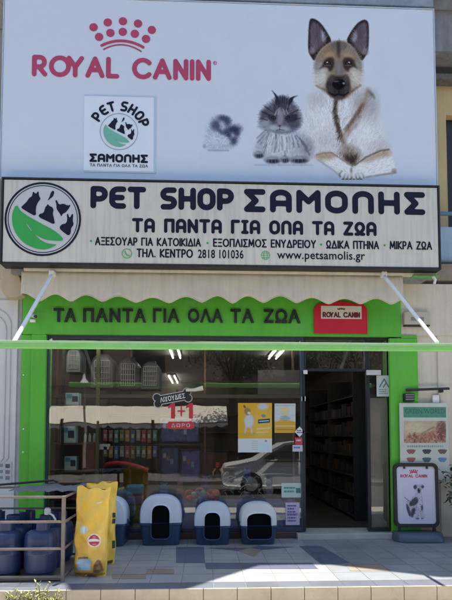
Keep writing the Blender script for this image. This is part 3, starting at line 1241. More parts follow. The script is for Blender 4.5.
for k_ in range(60):
    t_ = random.random()
    x_ = 150 + 30 * t_ + random.uniform(-8, 8)
    y_ = 70 + 150 * t_
    q = BZ([(x_, y_), (x_ + random.uniform(-14, 2), y_ + random.uniform(8, 22))])
    cv.line(q, .55, random.choice([dk, (.14, .12, .14), (.22, .19, .20)]), .8, .7)
    x_ = 275 - 80 * t_ + random.uniform(-7, 7)
    y_ = 55 + 115 * t_
    q = BZ([(x_, y_), (x_ + random.uniform(-6, 10), y_ + random.uniform(8, 20))])
    cv.line(q, .5, random.choice([(.18, .14, .16), (.26, .22, .24), (.34, .25, .24)]), .8, .6)
# the dark hollow between the forelegs
cv.poly(BZ([(162, 278), (178, 244), (205, 236), (242, 246), (268, 278), (246, 306), (228, 330), (196, 312)]), (.27, .225, .225), 7, .8)
cv.poly(BZ([(184, 286), (204, 272), (244, 276), (252, 292), (229, 326), (205, 308)]), (.062, .055, .075), 4.5, .9)
cv.strands(BZ([(162, 278), (178, 240), (242, 240), (268, 278), (228, 328)]), lambda x, y: 95, 260, 3.6, .5, .55, 1.7, .5)
# forelegs
lf = BZ([(62, 284), (84, 272), (132, 268), (180, 298), (226, 328), (236, 352), (226, 388), (190, 388), (176, 368), (140, 338), (96, 306)])
rf = BZ([(384, 256), (350, 258), (284, 288), (232, 326), (216, 350), (222, 388), (268, 386), (284, 374), (412, 356), (408, 320)])
cv.poly(lf, white, 2.4, .95)
cv.poly(rf, white, 2.4, .95)
cv.poly(BZ([(62, 285), (84, 272), (134, 268), (160, 284), (130, 296), (96, 302), (78, 298)]), (.46, .33, .26), 5, .75)
cv.poly(BZ([(386, 258), (350, 260), (290, 288), (256, 312), (300, 308), (352, 288), (392, 284)]), (.46, .33, .26), 5, .7)
cv.line(BZ([(382, 256), (350, 260), (286, 288), (236, 324)]), 1.3, (.10, .075, .085), 1.8, .85)
cv.line(BZ([(70, 280), (100, 271), (136, 270), (180, 299), (224, 328)]), 1.0, (.17, .13, .135), 1.8, .7)
cv.line(BZ([(80, 302), (140, 342), (176, 372)]), 1.2, (.36, .37, .42), 2.4, .7)
cv.line(BZ([(412, 355), (350, 364), (284, 375)]), 1.3, (.22, .21, .25), 2, .75)
cv.ell(*BZ([(404, 346)])[0], 2.4, 2.2, (.26, .20, .20), .9, .6)
cv.strands(lf, lambda x, y: 36, 420, 3.0, .5, .7, 1.18, .5)
cv.strands(rf, lambda x, y: 152, 520, 3.0, .5, .7, 1.18, .5)
# toes
for x_, y0_, y1_, w_ in ((170, 350, 372, 1.0), (188, 362, 386, 1.5), (204, 366, 388, 1.1), (220, 338, 388, 1.7), (242, 364, 387, 1.3), (256, 360, 384, 1.6), (272, 358, 378, 1.1)):
    cv.line(BZ([(x_ + (222 - x_) * .18, y0_), (x_, (y0_ + y1_) / 2), (x_ + 2, y1_)]), w_, (.075, .072, .09), 2.0, .72)
for x_ in (184, 200, 216, 232, 250, 264):
    cv.ell(*BZ([(x_, 364)])[0], 1.9, 2.6, (.80, .80, .81), .8, .6)
    cv.ell(*BZ([(x_, 385)])[0], 1.2, 1.0, (.04, .04, .06), .8, .8)
cv.line(BZ([(176, 390), (280, 390)]), 1.0, (.16, .19, .27), 2, .6)
# ears
for e, inn, lt_, pk in (([(58, 56), (72, 48), (100, 58), (130, 84), (158, 125), (194, 188), (168, 206), (134, 226), (108, 262), (86, 312), (66, 282), (48, 250), (48, 180), (52, 90)], [(72, 74), (88, 76), (118, 100), (146, 140), (158, 190), (128, 214), (100, 246), (76, 258), (62, 230), (62, 120)], [(128, 118), (148, 150), (150, 188), (132, 190), (126, 150)], (72, 246)),
                        ([(412, 72), (390, 55), (364, 64), (340, 82), (306, 126), (272, 190), (306, 212), (342, 262), (368, 312), (388, 286), (410, 250), (414, 150)], [(398, 80), (378, 76), (350, 98), (318, 146), (304, 186), (334, 216), (360, 260), (384, 270), (400, 236), (402, 140)], [(324, 146), (340, 128), (344, 160), (330, 196), (316, 186)], (392, 252))):
    cv.poly(HZ(e), dk, 1.3)
    cv.poly(HZ(inn), (.215, .205, .265), 2.6, .95)
    cxm = sum(q[0] for q in HZ(inn)) / len(inn)
    cv.ell(cxm - (.8 if cxm > 337 else -.8), 34, 3.6, 9, (.15, .14, .20), .9, .65)
    cv.poly(HZ(lt_), (.46, .48, .55), 2.4, .8)
    cv.ell(*HZ([pk])[0], 3, 3, (.38, .34, .40), .9, .7)
    cv.strands(HZ(inn), lambda x, y: -90 + (x - cxm) * 5, 240, 3.6, .42, .62, 1.5, .5)
# head
head = HZ([(92, 300), (108, 262), (136, 228), (170, 204), (200, 190), (232, 184), (268, 190), (306, 212), (342, 256), (364, 306), (372, 380), (352, 456), (312, 500), (270, 540), (200, 536), (150, 490), (100, 454), (86, 380)])
cv.poly(head, (.37, .32, .285), 2.4)
cv.ell(*HZ([(122, 400)])[0], 7.5, 11, (.72, .70, .67), 1.0, .9, 8)
cv.ell(*HZ([(336, 400)])[0], 7.5, 11, (.70, .67, .63), 1.0, .9, -8)
cv.ell(*HZ([(110, 330)])[0], 4, 8, (.36, .35, .37), 1.0, .6)
cv.ell(*HZ([(352, 330)])[0], 4, 8, (.36, .35, .37), 1.0, .6)
cv.ell(*HZ([(175, 250)])[0], 8, 6, (.36, .29, .24), 1.0, .7)
cv.ell(*HZ([(285, 250)])[0], 8, 6, (.34, .315, .325), 1.0, .7)
cv.ell(*HZ([(176, 272)])[0], 5, 2.6, (.52, .42, .33), .9, .75, -15)
cv.ell(*HZ([(284, 272)])[0], 5, 2.6, (.52, .42, .33), .9, .75, 15)
cv.poly(HZ([(214, 186), (246, 186), (246, 230), (238, 282), (230, 290), (222, 270), (216, 226)]), (.075, .075, .105), 3, .85)
cv.ell(*HZ([(200, 215)])[0], 3, 4, (.20, .195, .225), 1, .7)
cv.ell(*HZ([(260, 215)])[0], 3, 4, (.20, .195, .225), 1, .7)
cv.strands(head, lambda x, y: math.degrees(math.atan2(y - 68, (x - 338) * 1.3)), 1900, 2.6, .45, .66, 1.32, .5, 18)
# dark round the eyes, running in beside the muzzle
cv.poly(HZ([(112, 356), (130, 338), (142, 302), (172, 282), (200, 284), (210, 318), (196, 362), (176, 372), (168, 350), (146, 342)]), (.060, .060, .088), 2.6, .92)
cv.poly(HZ([(346, 352), (334, 330), (324, 298), (296, 282), (262, 286), (250, 318), (266, 358), (290, 372), (300, 350), (322, 342)]), (.060, .060, .088), 2.6, .92)
cv.poly(HZ([(214, 300), (250, 300), (256, 350), (262, 400), (206, 400), (210, 350)]), (.265, .265, .31), 3, .85)
cv.ell(*HZ([(232, 345)])[0], 1.8, 6, (.36, .36, .41), .9, .6)
for ex, hx in ((165, 163), (291, 294)):
    q = HZ([(ex, 319)])[0]
    cv.ell(q[0], q[1], 3.4, 2.2, (.020, .019, .03), .4)
    cv.ell(q[0], q[1], 2.1, 1.7, (.16, .12, .12), .4)
    cv.ell(q[0], q[1] + .1, 1.05, 1.05, (.008, .008, .012), .4)
    h_ = HZ([(hx, 314)])[0]
    cv.ell(h_[0], h_[1], .75, .6, (.66, .70, .76), .6)
    cv.line([(q[0] - 3, q[1] + 2.0), (q[0] + 2.8, q[1] + 2.3)], .6, (.30, .30, .35), .8, .7)
mz = HZ([(154, 440), (168, 408), (196, 388), (214, 396), (256, 396), (274, 386), (294, 408), (304, 444), (298, 492), (270, 526), (236, 538), (206, 532), (176, 512), (156, 478)])
cv.poly(mz, (.058, .060, .092), 2.6, .96)
cv.ell(*HZ([(186, 412)])[0], 3.2, 4, (.15, .15, .195), .9, .7)
cv.ell(*HZ([(278, 414)])[0], 3.2, 4, (.15, .15, .195), .9, .7)
cv.ell(*HZ([(180, 478)])[0], 3, 4.5, (.115, .118, .16), .9, .7)
cv.ell(*HZ([(284, 478)])[0], 3, 4.5, (.125, .128, .17), .9, .7)
cv.strands(mz, lambda x, y: 90 + (x - 338.5) * 4, 300, 2.0, .4, .6, 1.8, .45)
cv.poly(HZ([(190, 440), (205, 420), (234, 414), (262, 420), (276, 438), (266, 462), (244, 478), (222, 478), (200, 464)]), (.010, .010, .020), 1.2, .98)
cv.ell(*HZ([(216, 428)])[0], 3, .9, (.18, .20, .27), .8, .7)
cv.ell(*HZ([(262, 440)])[0], 1.2, 1.0, (.42, .45, .54), .8, .8)
cv.ell(*HZ([(214, 456)])[0], 1.5, 1.1, (.002, .002, .004), .5)
cv.ell(*HZ([(252, 456)])[0], 1.5, 1.1, (.002, .002, .004), .5)
cv.line(HZ([(234, 478), (233, 504)]), .8, (.006, .006, .012), .8)
cv.line(HZ([(176, 496), (206, 512), (233, 505), (262, 512), (290, 494)]), 1.1, (.008, .008, .016), 1.2)
cv.ell(*HZ([(234, 526)])[0], 4.5, 1.6, (.16, .16, .20), .9, .7)
cv.line(HZ([(98, 454), (122, 470), (152, 480)]), 1.3, (.20, .18, .20), 2.2, .75)
cv.line(HZ([(362, 452), (336, 470), (308, 490)]), 1.5, (.22, .16, .17), 2.2, .75)

# the cat
cb = CZ([(110, 260), (76, 330), (50, 390), (54, 436), (120, 440), (130, 468), (210, 472), (270, 458), (300, 474), (376, 474), (380, 440), (412, 440), (412, 380), (392, 320), (340, 270)])
cv.poly(cb, (.55, .575, .62), 5, .92)
cv.ell(*CZ([(375, 380)])[0], 6, 9, (.33, .37, .46), 1.1, .7)
cv.ell(*CZ([(170, 340)])[0], 8, 12, white, 1.1, .6)
cv.ell(*CZ([(240, 350)])[0], 6, 12, white, 1.1, .6)
cv.strands(cb, lambda x, y: 92 + (x - 280) * 1.2, 1100, 3.4, .45, .66, 1.25, .5)
for x0_, y0_, x1_, y1_, w_ in ((150, 268, 76, 346, 1.0), (150, 282, 92, 356, .8), (152, 292, 110, 350, .8), (140, 262, 72, 320, .7), (160, 300, 122, 372, .8), (188, 296, 178, 404, 1.5), (186, 300, 190, 380, .8), (176, 320, 160, 400, .6), (206, 310, 204, 400, .6), (222, 312, 226, 390, .7), (262, 310, 268, 382, 1.3), (276, 318, 294, 372, 1.3), (250, 320, 252, 400, .6), (300, 310, 324, 372, 1.2), (310, 304, 350, 360, .8), (330, 320, 372, 400, .9), (350, 340, 388, 420, .9), (240, 400, 236, 450, 1.0), (130, 360, 112, 410, .7)):
    cv.line(CZ([(x0_, y0_), ((x0_ + x1_) / 2 + 3, (y0_ + y1_) / 2 - 4), (x1_, y1_)]), w_, random.choice([(.10, .11, .17), (.14, .15, .21), (.08, .09, .14)]), 2.0, .62)
for k_ in range(40):
    u = random.uniform(-1, 1)
    q = CZ([(220 + u * 95, 290 + random.random() * 60), (220 + u * 120, 330 + random.random() * 80)])
    cv.line(q, random.uniform(.5, .9), random.choice([(.72, .74, .78), (.70, .72, .77), (.24, .26, .33), (.62, .65, .70)]), .9, .6)
chd = CZ([(86, 232), (92, 180), (112, 142), (150, 112), (190, 76), (226, 66), (262, 78), (300, 120), (326, 150), (340, 200), (332, 250), (290, 278), (230, 292), (190, 286), (140, 268), (100, 262)])
cv.poly(chd, (.20, .205, .255), 5)
for q in ([(158, 28), (176, 44), (198, 68), (212, 104), (204, 124), (184, 116), (186, 84), (174, 52)], [(322, 64), (296, 66), (268, 78), (252, 112), (262, 124), (284, 108), (290, 82), (306, 70)]):
    cv.poly(CZ(q), (.060, .063, .10), 1.2, 1, 1)
cv.ell(*CZ([(225, 96)])[0], 5.5, 4.5, (.12, .125, .17), 1, .8)
cv.strands(chd, lambda x, y: math.degrees(math.atan2(y - 119, x - 281)), 1100, 3.2, .45, .5, 1.65, .55, 16)
cv.ell(*CZ([(118, 232)])[0], 6, 3.6, (.50, .52, .57), 1, .75, -30)
cv.ell(*CZ([(170, 258)])[0], 6.0, 3.0, (.60, .62, .67), 1.1, .8)
cv.ell(*CZ([(236, 264)])[0], 6.0, 2.8, (.56, .58, .63), 1.1, .8)
cv.ell(*CZ([(120, 170)])[0], 4.5, 3.5, (.13, .135, .185), 1, .75)
cv.poly(CZ([(136, 176), (168, 176), (186, 192), (182, 218), (154, 218), (136, 200)]), (.075, .08, .12), 2.2, .85)
cv.poly(CZ([(244, 192), (262, 176), (300, 170), (322, 186), (304, 226), (262, 228), (246, 212)]), (.070, .075, .115), 2.2, .88)
cv.ell(*CZ([(296, 240)])[0], 5.5, 3.6, (.15, .155, .205), 1, .7)
cv.poly(CZ([(200, 150), (222, 150), (234, 190), (226, 236), (206, 250), (192, 226), (198, 190)]), (.40, .385, .43), 2.4, .85)
for q in ([(198, 74), (202, 140)], [(212, 70), (211, 130)], [(226, 68), (222, 132)], [(240, 72), (232, 146)], [(254, 82), (242, 150)], [(186, 92), (188, 160)], [(176, 120), (176, 166)], [(266, 110), (254, 166)], [(120, 130), (166, 160)], [(104, 160), (146, 182)], [(320, 150), (280, 170)], [(94, 200), (134, 212)], [(334, 200), (304, 206)]):
    cv.line(CZ(q), 1.0, (.045, .048, .08), 1.2, .85)
for q in ([(206, 140), (200, 176)], [(230, 146), (240, 178)], [(194, 150), (180, 180)], [(248, 150), (258, 172)]):
    cv.line(CZ(q), .8, (.58, .59, .63), 1, .75)
for ex, rt in ((172, 14), (254, -14)):
    px_, py_ = CZ([(ex, 197)])[0]
    cv.ell(px_, py_, 2.3, 1.5, (.015, .016, .024), .5, 1, rt)
    cv.ell(px_, py_, 1.3, .9, (.22, .24, .22), .4, .9)
    cv.ell(px_, py_, .5, .95, (.01, .01, .014), .4)
cv.poly(CZ([(196, 240), (222, 240), (209, 258)]), (.20, .14, .17), .8, .95, 1)
cv.line(CZ([(209, 258), (209, 268)]), .6, (.07, .06, .09), .8, .9)
cv.line(CZ([(188, 274), (209, 268), (236, 272)]), .7, (.07, .07, .10), 1, .85)
cv.line(CZ([(150, 270), (200, 288), (260, 284), (310, 268)]), 1.2, (.22, .23, .29), 2, .6)
for q, rx_ in (((82, 420), 4.6), ((166, 452), 7.2), ((240, 448), 4), ((326, 450), 8.6)):
    p_ = CZ([q])[0]
    cv.ell(p_[0], p_[1], rx_, 3.4, (.20, .21, .27), .8, .85)
    cv.ell(p_[0] + .6, p_[1] + 1.2, rx_ * .85, 2.0, (.045, .048, .075), .8, .85)
    cv.ell(p_[0] - .8, p_[1] - 1.8, rx_ * .6, 1.0, (.52, .54, .59), .9, .7)
    for u in (-.5, -.1, .35):
        cv.line([(p_[0] + u * rx_, p_[1] - .6), (p_[0] + u * rx_ * 1.1, p_[1] + 2.4)], .5, (.50, .52, .58), .8, .5)
cv.line(CZ([(60, 482), (400, 482)]), 1.2, (.32, .40, .52), 3, .5)
# the pup
PZ_ = lambda q: [(150 + a / 4.109, 60 + b_ / 4.109) for a, b_ in q]
pb = PZ_([(228, 350), (232, 290), (250, 240), (290, 226), (322, 236), (340, 262), (374, 268), (374, 300), (360, 350), (300, 370), (240, 370)])
cv.poly(pb, (.52, .56, .62), 7, .8)
cv.ell(*PZ_([(262, 330)])[0], 7, 6, (.66, .69, .74), 1, .7)
for cx, cy, rx, ry, rt, al in ((272, 268, 5, 5.5, 20, .8), (300, 240, 5.5, 3.0, 10, .85), (318, 254, 3.5, 4.5, 0, .8), (342, 286, 7.5, 4.0, -6, .95), (318, 306, 3.0, 5.5, -35, .9), (344, 332, 3.4, 4.2, 30, .85), (292, 296, 4.5, 2.2, 40, .7), (356, 300, 3, 4, 0, .8)):
    q = PZ_([(cx, cy)])[0]
    cv.ell(q[0], q[1], rx, ry, (.085, .10, .18), 1.0, al, rt)
cv.ell(*PZ_([(292, 262)])[0], 2.4, 2.0, (.50, .54, .62), .9, .7)
cv.ell(*PZ_([(300, 330)])[0], 5, 4.5, (.64, .67, .72), 1, .75)
cv.strands(pb, lambda x, y: math.degrees(math.atan2(y - 140, x - 222)), 500, 2.2, .5, .62, 1.4, .55, 30)
cv.line(PZ_([(240, 371), (322, 372)]), .9, (.30, .36, .47), 1.6, .7)
cv.ell(*PZ_([(224, 354)])[0], 1.8, 2.0, (.44, .42, .50), .9, .7)
dd = np.clip(np.abs(cv.c - bare).max(2) / .06, 0, 1)[..., None] * np.clip((cv.X - 292) / 20, 0.25, 1)[..., None]
cc_ = np.clip(cv.c, 1e-4, 1)
cv.c = cv.c * (1 - dd) + dd * np.stack([.84 * (cc_[..., 0] / .84) ** .90, cc_[..., 1], .84 * (cc_[..., 2] / .84) ** 1.16], -1)
cv.contrast(bare, 1.45, .82)
cv.mesh('animal_picture', BY - .0008, m_print, bb)

# ================================================================== white shop sign
SY = -.50
xs0, xs1 = at(1, 220, SY).x, at(440, 225, SY).x
zs1, zs0 = at(226, 181.5, SY).z, at(226, 267, SY).z
sg = thing('shop_sign', ((xs0 + xs1) / 2, SY + .1, zs0), 'long white lightbox sign with navy shop lettering and green leaf animal logo', 'sign')
b = MB()
b.box(xs0 + .03, xs1 - .03, SY, SY + .18, zs0 + .03, zs1 - .03)
build('face', b, mat('sign_face', (.65, .605, .525), .5, .04, 2, stain=((.42, .40, .37), .5, 3), streak=.24), sg)
b = MB()
t = .022
b.box(xs0, xs0 + t, SY - .014, SY + .19, zs0, zs1)
b.box(xs1 - t, xs1, SY - .014, SY + .19, zs0, zs1)
b.box(xs0 + t, xs1 - t, SY - .014, SY + .19, zs1 - t, zs1)
b.box(xs0 + t, xs1 - t, SY - .014, SY + .19, zs0, zs0 + t)
build('frame', b, m_black, sg, bevel=.004)
Yt = SY - .003
b = MB()
x0, x1, z0, z1 = pxbox(90.5, 234, 187.2, 209.5, Yt)
fit_strokes('PET SHOP', x0, x1, z0, z1, .125, Yt, mb=b, gap=.37)
x0, x1, z0, z1 = pxbox(244, 425, 190.5, 213.5, Yt)
fit_strokes('saMOlHs', x0, x1, z0, z1, .125, Yt, mb=b, gap=.40)
build('name_lettering', b, m_navy, sg, fix=False)
x0, x1, z0, z1 = pxbox(132, 376.5, 220, 234.2, Yt)
build('slogan_lettering', fit_strokes('Ta paNTa gIa Ola Ta Zwa', x0, x1, z0, z1, .115, Yt, gap=.38), m_navy, sg, fix=False)
b = MB()
for txt, l, r_, t_, bt in (('ΑΞΕΣΟΥΑΡ ΓΙΑ ΚΑΤΟΙΚΙΔΙΑ', 95, 201, 237.6, 246), ('ΕΞΟΠΛΙΣΜΟΣ ΕΝΥΔΡΕΙΟΥ', 213, 316, 239.2, 247.6), ('ΩΔΙΚΑ ΠΤΗΝΑ', 326, 379, 240.6, 249), ('ΜΙΚΡΑ ΖΩΑ', 389.5, 432, 241.2, 249.6),
                          ('ΤΗΛ. ΚΕΝΤΡΟ 2818 101036', 136.5, 243.5, 249.2, 258), ('www.petsamolis.gr', 277, 365, 251, 262)):
    x0, x1, z0, z1 = pxbox(l, r_, t_, bt, Yt)
    if txt[-1] in '6r':
        if txt[-1] == '6':
            xa_, xb_ = at(136.5, 253, Yt).x, at(193, 253, Yt).x
            fit_strokes('ΤΗΛ. ΚΕΝΤΡΟ', xa_, xb_, z0, z1, .085, Yt, mb=b, gap=.30)
            fit_text('2818 101036', at(198, 253, Yt).x, x1, z0, z1, Yt, .020, 1.04, mb=b)
        else:
            fit_text(txt, x0, x1, z0, z1, Yt, .014, 1.04, mb=b)
    else:
        fit_strokes(txt, x0, x1, z0, z1, .085, Yt, mb=b, gap=.30)
build('small_lettering', b, m_navy, sg, fix=False)
m_leaf = mat('leaf_green', (.035, .36, .06), .5, .06)
b = MB()
for px_, py_ in ((91, 241), (207.5, 243), (321, 244.5), (384.5, 245.3)):
    p = at(px_, py_, Yt)
    b.add([(p.x + .014 * math.cos(i * .6283), Yt, p.z + .014 * math.sin(i * .6283)) for i in range(10)], [tuple(range(10))])
build('bullet_dots', b, m_leaf, sg, fix=False)
b = MB()
p = at(127, 253.5, Yt)
stroke_mesh([arc(p.x, p.z, .058, .058, 0, 360, 28)], .006, .004, Yt, b)
stroke_mesh([[(p.x - .022, p.z + .026), (p.x - .014, p.z - .004), (p.x + .006, p.z - .024), (p.x + .026, p.z - .024)]], .010, .004, Yt, b)
p = at(265.5, 255.3, Yt)
stroke_mesh([arc(p.x, p.z, .054, .054, 0, 360, 28), arc(p.x, p.z, .022, .054, 0, 360, 20), [(p.x - .054, p.z), (p.x + .054, p.z)], [(p.x - .045, p.z + .028), (p.x + .045, p.z + .028)], [(p.x - .045, p.z - .028), (p.x + .045, p.z - .028)]], .004, .003, Yt, b)
build('contact_icons', b, mat('icon_green', (.12, .42, .16), .5), sg, fix=False)
c = at(43, 219, Yt)
lg = build('logo_disc', contour(lambda X, Z: np.hypot(X - c.x, Z - c.z) - .445, c.x - .46, c.x + .46, c.z - .46, c.z + .46, .02, Yt + .0005), mat('logo_white', (.55, .55, .54), .5, .04), sg, fix=False)
logo(c.x, c.z, .452, Yt - .002, lg, m_leaf, m_navy, .012)

# ================================================================== awning
AY = -.34
aw = thing('awning', (0, AY, at(226, 300, AY).z), 'rolled beige shop awning with scalloped hem, two slanting arms and long green front bar', 'awning')
b = MB()
xa, xb = at(24, 272, AY).x, at(436, 272, AY).x
zr = at(226, 271.5, AY).z
b.tube([(xa, AY + .03, zr + .01), (xb, AY + .03, zr + .01)], .045, 14)
build('roller_tube', b, mat('beige_cloth', (.60, .535, .425), .9, .06, 4, .3, 120, stain=((.42, .35, .26), .4, 3), streak=.15), aw, smooth=True)
b = MB()
b.box(xa - .02, xb, AY - .035, AY - .02, zr + .035, zr + .05)
b.box(at(412, 272, AY).x, at(438, 272, AY).x, AY - .05, AY + .06, zr - .045, zr - .03)
build('cassette_rail', b, m_green2, aw, bevel=.003)
b = MB()
z0v = zr - .025
nx = 150
xe = at(403, 290, AY).x
per = .405
x00 = at(312, 300, AY).x
ny = 8
V2, F2 = [], []
for i in range(nx + 1):
    x = xa - .03 + (xe - xa + .03) * i / nx
    zb_ = at(226, 303.5, AY).z + .006 * math.sin(x * 1.7) + (.080 + .012 * math.sin(x * 2.3 + 1)) * (abs(math.cos((x - x00 + .012 * math.sin(x * 3.1)) * math.pi / per)) ** 1.5)
    for j in range(ny + 1):
        t_ = j / ny
        z = z0v + (zb_ - z0v) * t_
        y = AY + .008 - .02 * t_ + .020 * math.sin(x * 5.1 + .6 + .8 * math.sin(x * 1.3)) * t_ + .007 * math.sin(x * 19 + 2 * math.sin(x * 2)) * t_ ** 1.5
        V2.append((x, y, z))
for i in range(nx):
    for j in range(ny):
        a = i * (ny + 1) + j
        F2.append((a, a + ny + 1, a + ny + 2, a + 1))
b.add(V2, F2)
vo = build('valance', b, MATS['beige_cloth'], aw, smooth=True, fix=False)
hb_ = MB()
hv, hf = [], []
for i in range(nx + 1):
    e_, u_ = V2[i * (ny + 1) + ny], V2[i * (ny + 1) + ny - 1]
    hv += [(e_[0], e_[1] - .003, e_[2]), (e_[0], e_[1] - .003, e_[2] + .018)]
hf = [(2 * i, 2 * i + 2, 2 * i + 3, 2 * i + 1) for i in range(nx)]
hb_.add(hv, hf)
build('hem', hb_, mat('hem_cloth', (.48, .42, .32), .9, .15, 30, .3, 150), vo, smooth=True, fix=False)
sm_ = vo.modifiers.new('solid', 'SOLIDIFY')
sm_.thickness = .004
bY = -1.99
zbar = at(226, 346, bY).z
m_arm = mat('white_arm', (.74, .74, .73), .35, .06, 6)
for pxa, pya, pxb, pyb in ((52, 275, 12.5, 345), (384, 276, 437, 343)):
    p0, p1 = at(pxa, pya, AY - .05), at(pxb, pyb, bY + .03)
    b = MB()
    b.tube([p0, p1], .021, 12)
    ar = build('arm', b, m_arm, aw, smooth=True)
    b = MB()
    b.box(p0.x - .035, p0.x + .035, p0.y - .03, p0.y + .08, p0.z - .01, p0.z + .055)
    build('bracket', b, m_white, ar, bevel=.012)
b = MB()
p = at(432, 281, AY)
b.tube([(p.x, AY - .03, zr - .04), (p.x + .02, AY - .05, p.z), (p.x + .005, AY - .05, p.z - .05)], .018, 8)
build('crank_hook', b, m_white, aw, smooth=True)
b = MB()
xq0, xq1 = at(-40, 346, bY).x, at(500, 346, bY).x
b.box(xq0, xq1, bY - .02, bY + .022, zbar - .038, zbar + .038)
build('front_bar', b, mat('bar_green', (.25, .62, .16), .45, .08, 3, .05, 30, stain=((.50, .58, .52), .75, 4.5)), aw, bevel=.010)
b = MB()
b.box(xq0, xq1, bY - .026, bY - .0205, zbar + .014, zbar + .034)
build('bar_edge', b, mat('bar_pale', (.42, .62, .36), .5, .1, 6), aw)

# ================================================================== raised letters and the red plate on the fascia
b = MB()
Yf = GF - .03
x0, x1, z0, z1 = pxbox(54, 301, 306.5, 322, Yf)
words_ = (('ΤΑ', 53.5, 76), ('ΠΑΝΤΑ', 83, 146), ('ΓΙΑ', 153, 179.5), ('ΟΛΑ', 188, 223), ('ΤΑ', 230.5, 254), ('ΖΩΑ', 264, 300.5))
for tx, l, r_ in words_:
    xm = (l + r_) / 2
    tt_ = 308.0 + (xm - 54) * .005
    x0, x1, z0, z1 = pxbox(l, r_, tt_, tt_ + 13.6, Yf)
    fit_text(tx, x0, x1, z0, z1, Yf, .030, 1.12, depth=.028, mb=b)
tag(build('raised_lettering', b, m_black, fix=False), 'raised black greek lettering in one row across the green fascia', 'lettering')
RY = GF - .03
rs = thing('red_plate', (at(341, 333, RY).x, RY, at(341, 333, RY).z), 'red plate with curved top and small white name label at the end of the fascia', 'sign')
x0, x1, z0, z1 = pxbox(314, 367.5, 303.5, 333.5, RY)
q = [(x0, z0), (x0, z1 - .10)] + arc(x0 + .10, z1 - .10, .10, .10, 180, 95, 6) + arc((x0 + x1) / 2, z1 - .03, .20, .06, 150, 30, 10) + arc(x1 - .10, z1 - .10, .10, .10, 85, 0, 6) + [(x1, z0)]
b = MB()
b.prism(q, RY, RY + .025)
build('plate', b, mat('red_plastic', (.52, .012, .03), .35, .08, 4, stain=((.35, .02, .03), .4, 6)), rs, bevel=.004)
b = MB()
sheet(321, 361.5, 306, 318.8, RY - .004, .003, b)
lb = build('label', b, mat('cream_label', (.62, .58, .52), .5, .05), rs)
x0, x1, z0, z1 = pxbox(322.5, 360, 312, 317.6, RY - .007)
b = fit_strokes('RWYAL CANiN', x0, x1, z0, z1, .12, RY - .007, gap=.36)
cx, cz = (x0 + x1) / 2, z1 + .035
for i in range(-2, 3):
    b.add([(cx + i * .022 + .009 * math.cos(a * .785), RY - .007, cz + .012 - abs(i) * .003 + .009 * math.sin(a * .785)) for a in range(8)], [tuple(range(8))])
stroke_mesh([arc(cx, cz - .07, .075, .075, 120, 60, 8)], .005, .003, RY - .007, b)
build('label_lettering', b, mat('dark_wine', (.12, .012, .02), .5), lb, fix=False)
# ================================================================== wall fixtures
p = at(34, 317, GF - .02)
cam_ = thing('security_camera', (p.x, GF, p.z), 'small beige security camera fixed near the left end of the green fascia', 'camera')
b = MB()
b.box(p.x - .05, p.x + .02, GF - .03, GF - .001, p.z - .07, p.z - .03)
build('mount', b, m_white, cam_, bevel=.006)
b = MB()
b.tube([(p.x - .045, GF - .03, p.z + .025), (p.x + .05, GF - .12, p.z - .015)], .026, 12)
build('body', b, mat('beige_plastic', (.50, .45, .36), .45, .05), cam_, smooth=True)
b = MB()
b.tube([(p.x + .045, GF - .115, p.z - .013), (p.x + .058, GF - .13, p.z - .018)], .021, 12)
build('lens', b, m_black, cam_, smooth=True)
x0, x1, z0, z1 = pxbox(403.5, 429.5, 312, 326.5, -.10)
al = thing('alarm_box', ((x0 + x1) / 2, -.06, z0), 'flat beige alarm box with dark underside on the plaster by the awning arm', 'alarm box')
b = MB()
b.box(x0, x1, -.13, -.06, z0 + .02, z1)
build('casing', b, mat('alarm_beige', (.46, .42, .34), .5, .06, 6, stain=((.3, .26, .2), .4, 5)), al, bevel=.012)
b = MB()
b.box(x0 + .005, x1 - .005, -.125, -.062, z0, z0 + .018)
build('underside', b, m_black, al, bevel=.004)
b = MB()
b.box(x0 + .09, x1 - .09, -.1325, -.1305, z0 + .07, z0 + .12)
build('name_strip', b, mat('grey_print', (.22, .21, .20), .5, .2, 60), al)

wb = thing('wall_bracket', (at(425, 388, -.08).x, -.055, at(425, 388, -.08).z), 'black bar bracket on the wall above the picture board', 'bracket')
b = MB()
a_, c_ = at(406, 390, -.13), at(449, 388.5, -.13)
b.tube([a_, c_], .017, 10)
build('bar', b, m_black, wb, smooth=True)
b = MB()
q = at(440.5, 390, -.09)
b.box(q.x - .018, q.x + .018, -.14, -.052, q.z - .035, q.z + .005)
build('clamp', b, m_black, wb, bevel=.005)
x0, x1, z0, z1 = pxbox(403.5, 413.5, 393.5, 401.5, -.13)
lt = thing('wall_lamp', ((x0 + x1) / 2, -.1, z0), 'small dark louvred lamp on the green pillar under the black bar', 'lamp')
b = MB()
b.box(x0, x1, -.17, GF - .001, z0, z1)
build('housing', b, m_black, lt, bevel=.006)
b = MB()
for i in range(3):
    b.box(x0 + .012, x1 - .012, -.178, -.1705, z0 + .018 + i * .03, z0 + .034 + i * .03)
build('louvre', b, mat('grey_louvre', (.20, .20, .21), .5), lt)
x0, x1, z0, z1 = pxbox(432.5, 439, 395, 403, -.075)
sw = thing('door_bell', ((x0 + x1) / 2, -.055, z0), 'small white bell box below the black bar on the plaster', 'bell box')
b = MB()
b.box(x0, x1, -.085, -.052, z0, z1)
build('casing', b, m_white, sw, bevel=.006)
b = MB()
b.tube([(x1 + .012, -.06, z1), (x1 + .018, -.06, z0 - .02), (x1 - .03, -.06, z0 - .06)], .005, 6)
build('wire', b, mat('grey_wire', (.25, .25, .25), .6), sw, smooth=True)

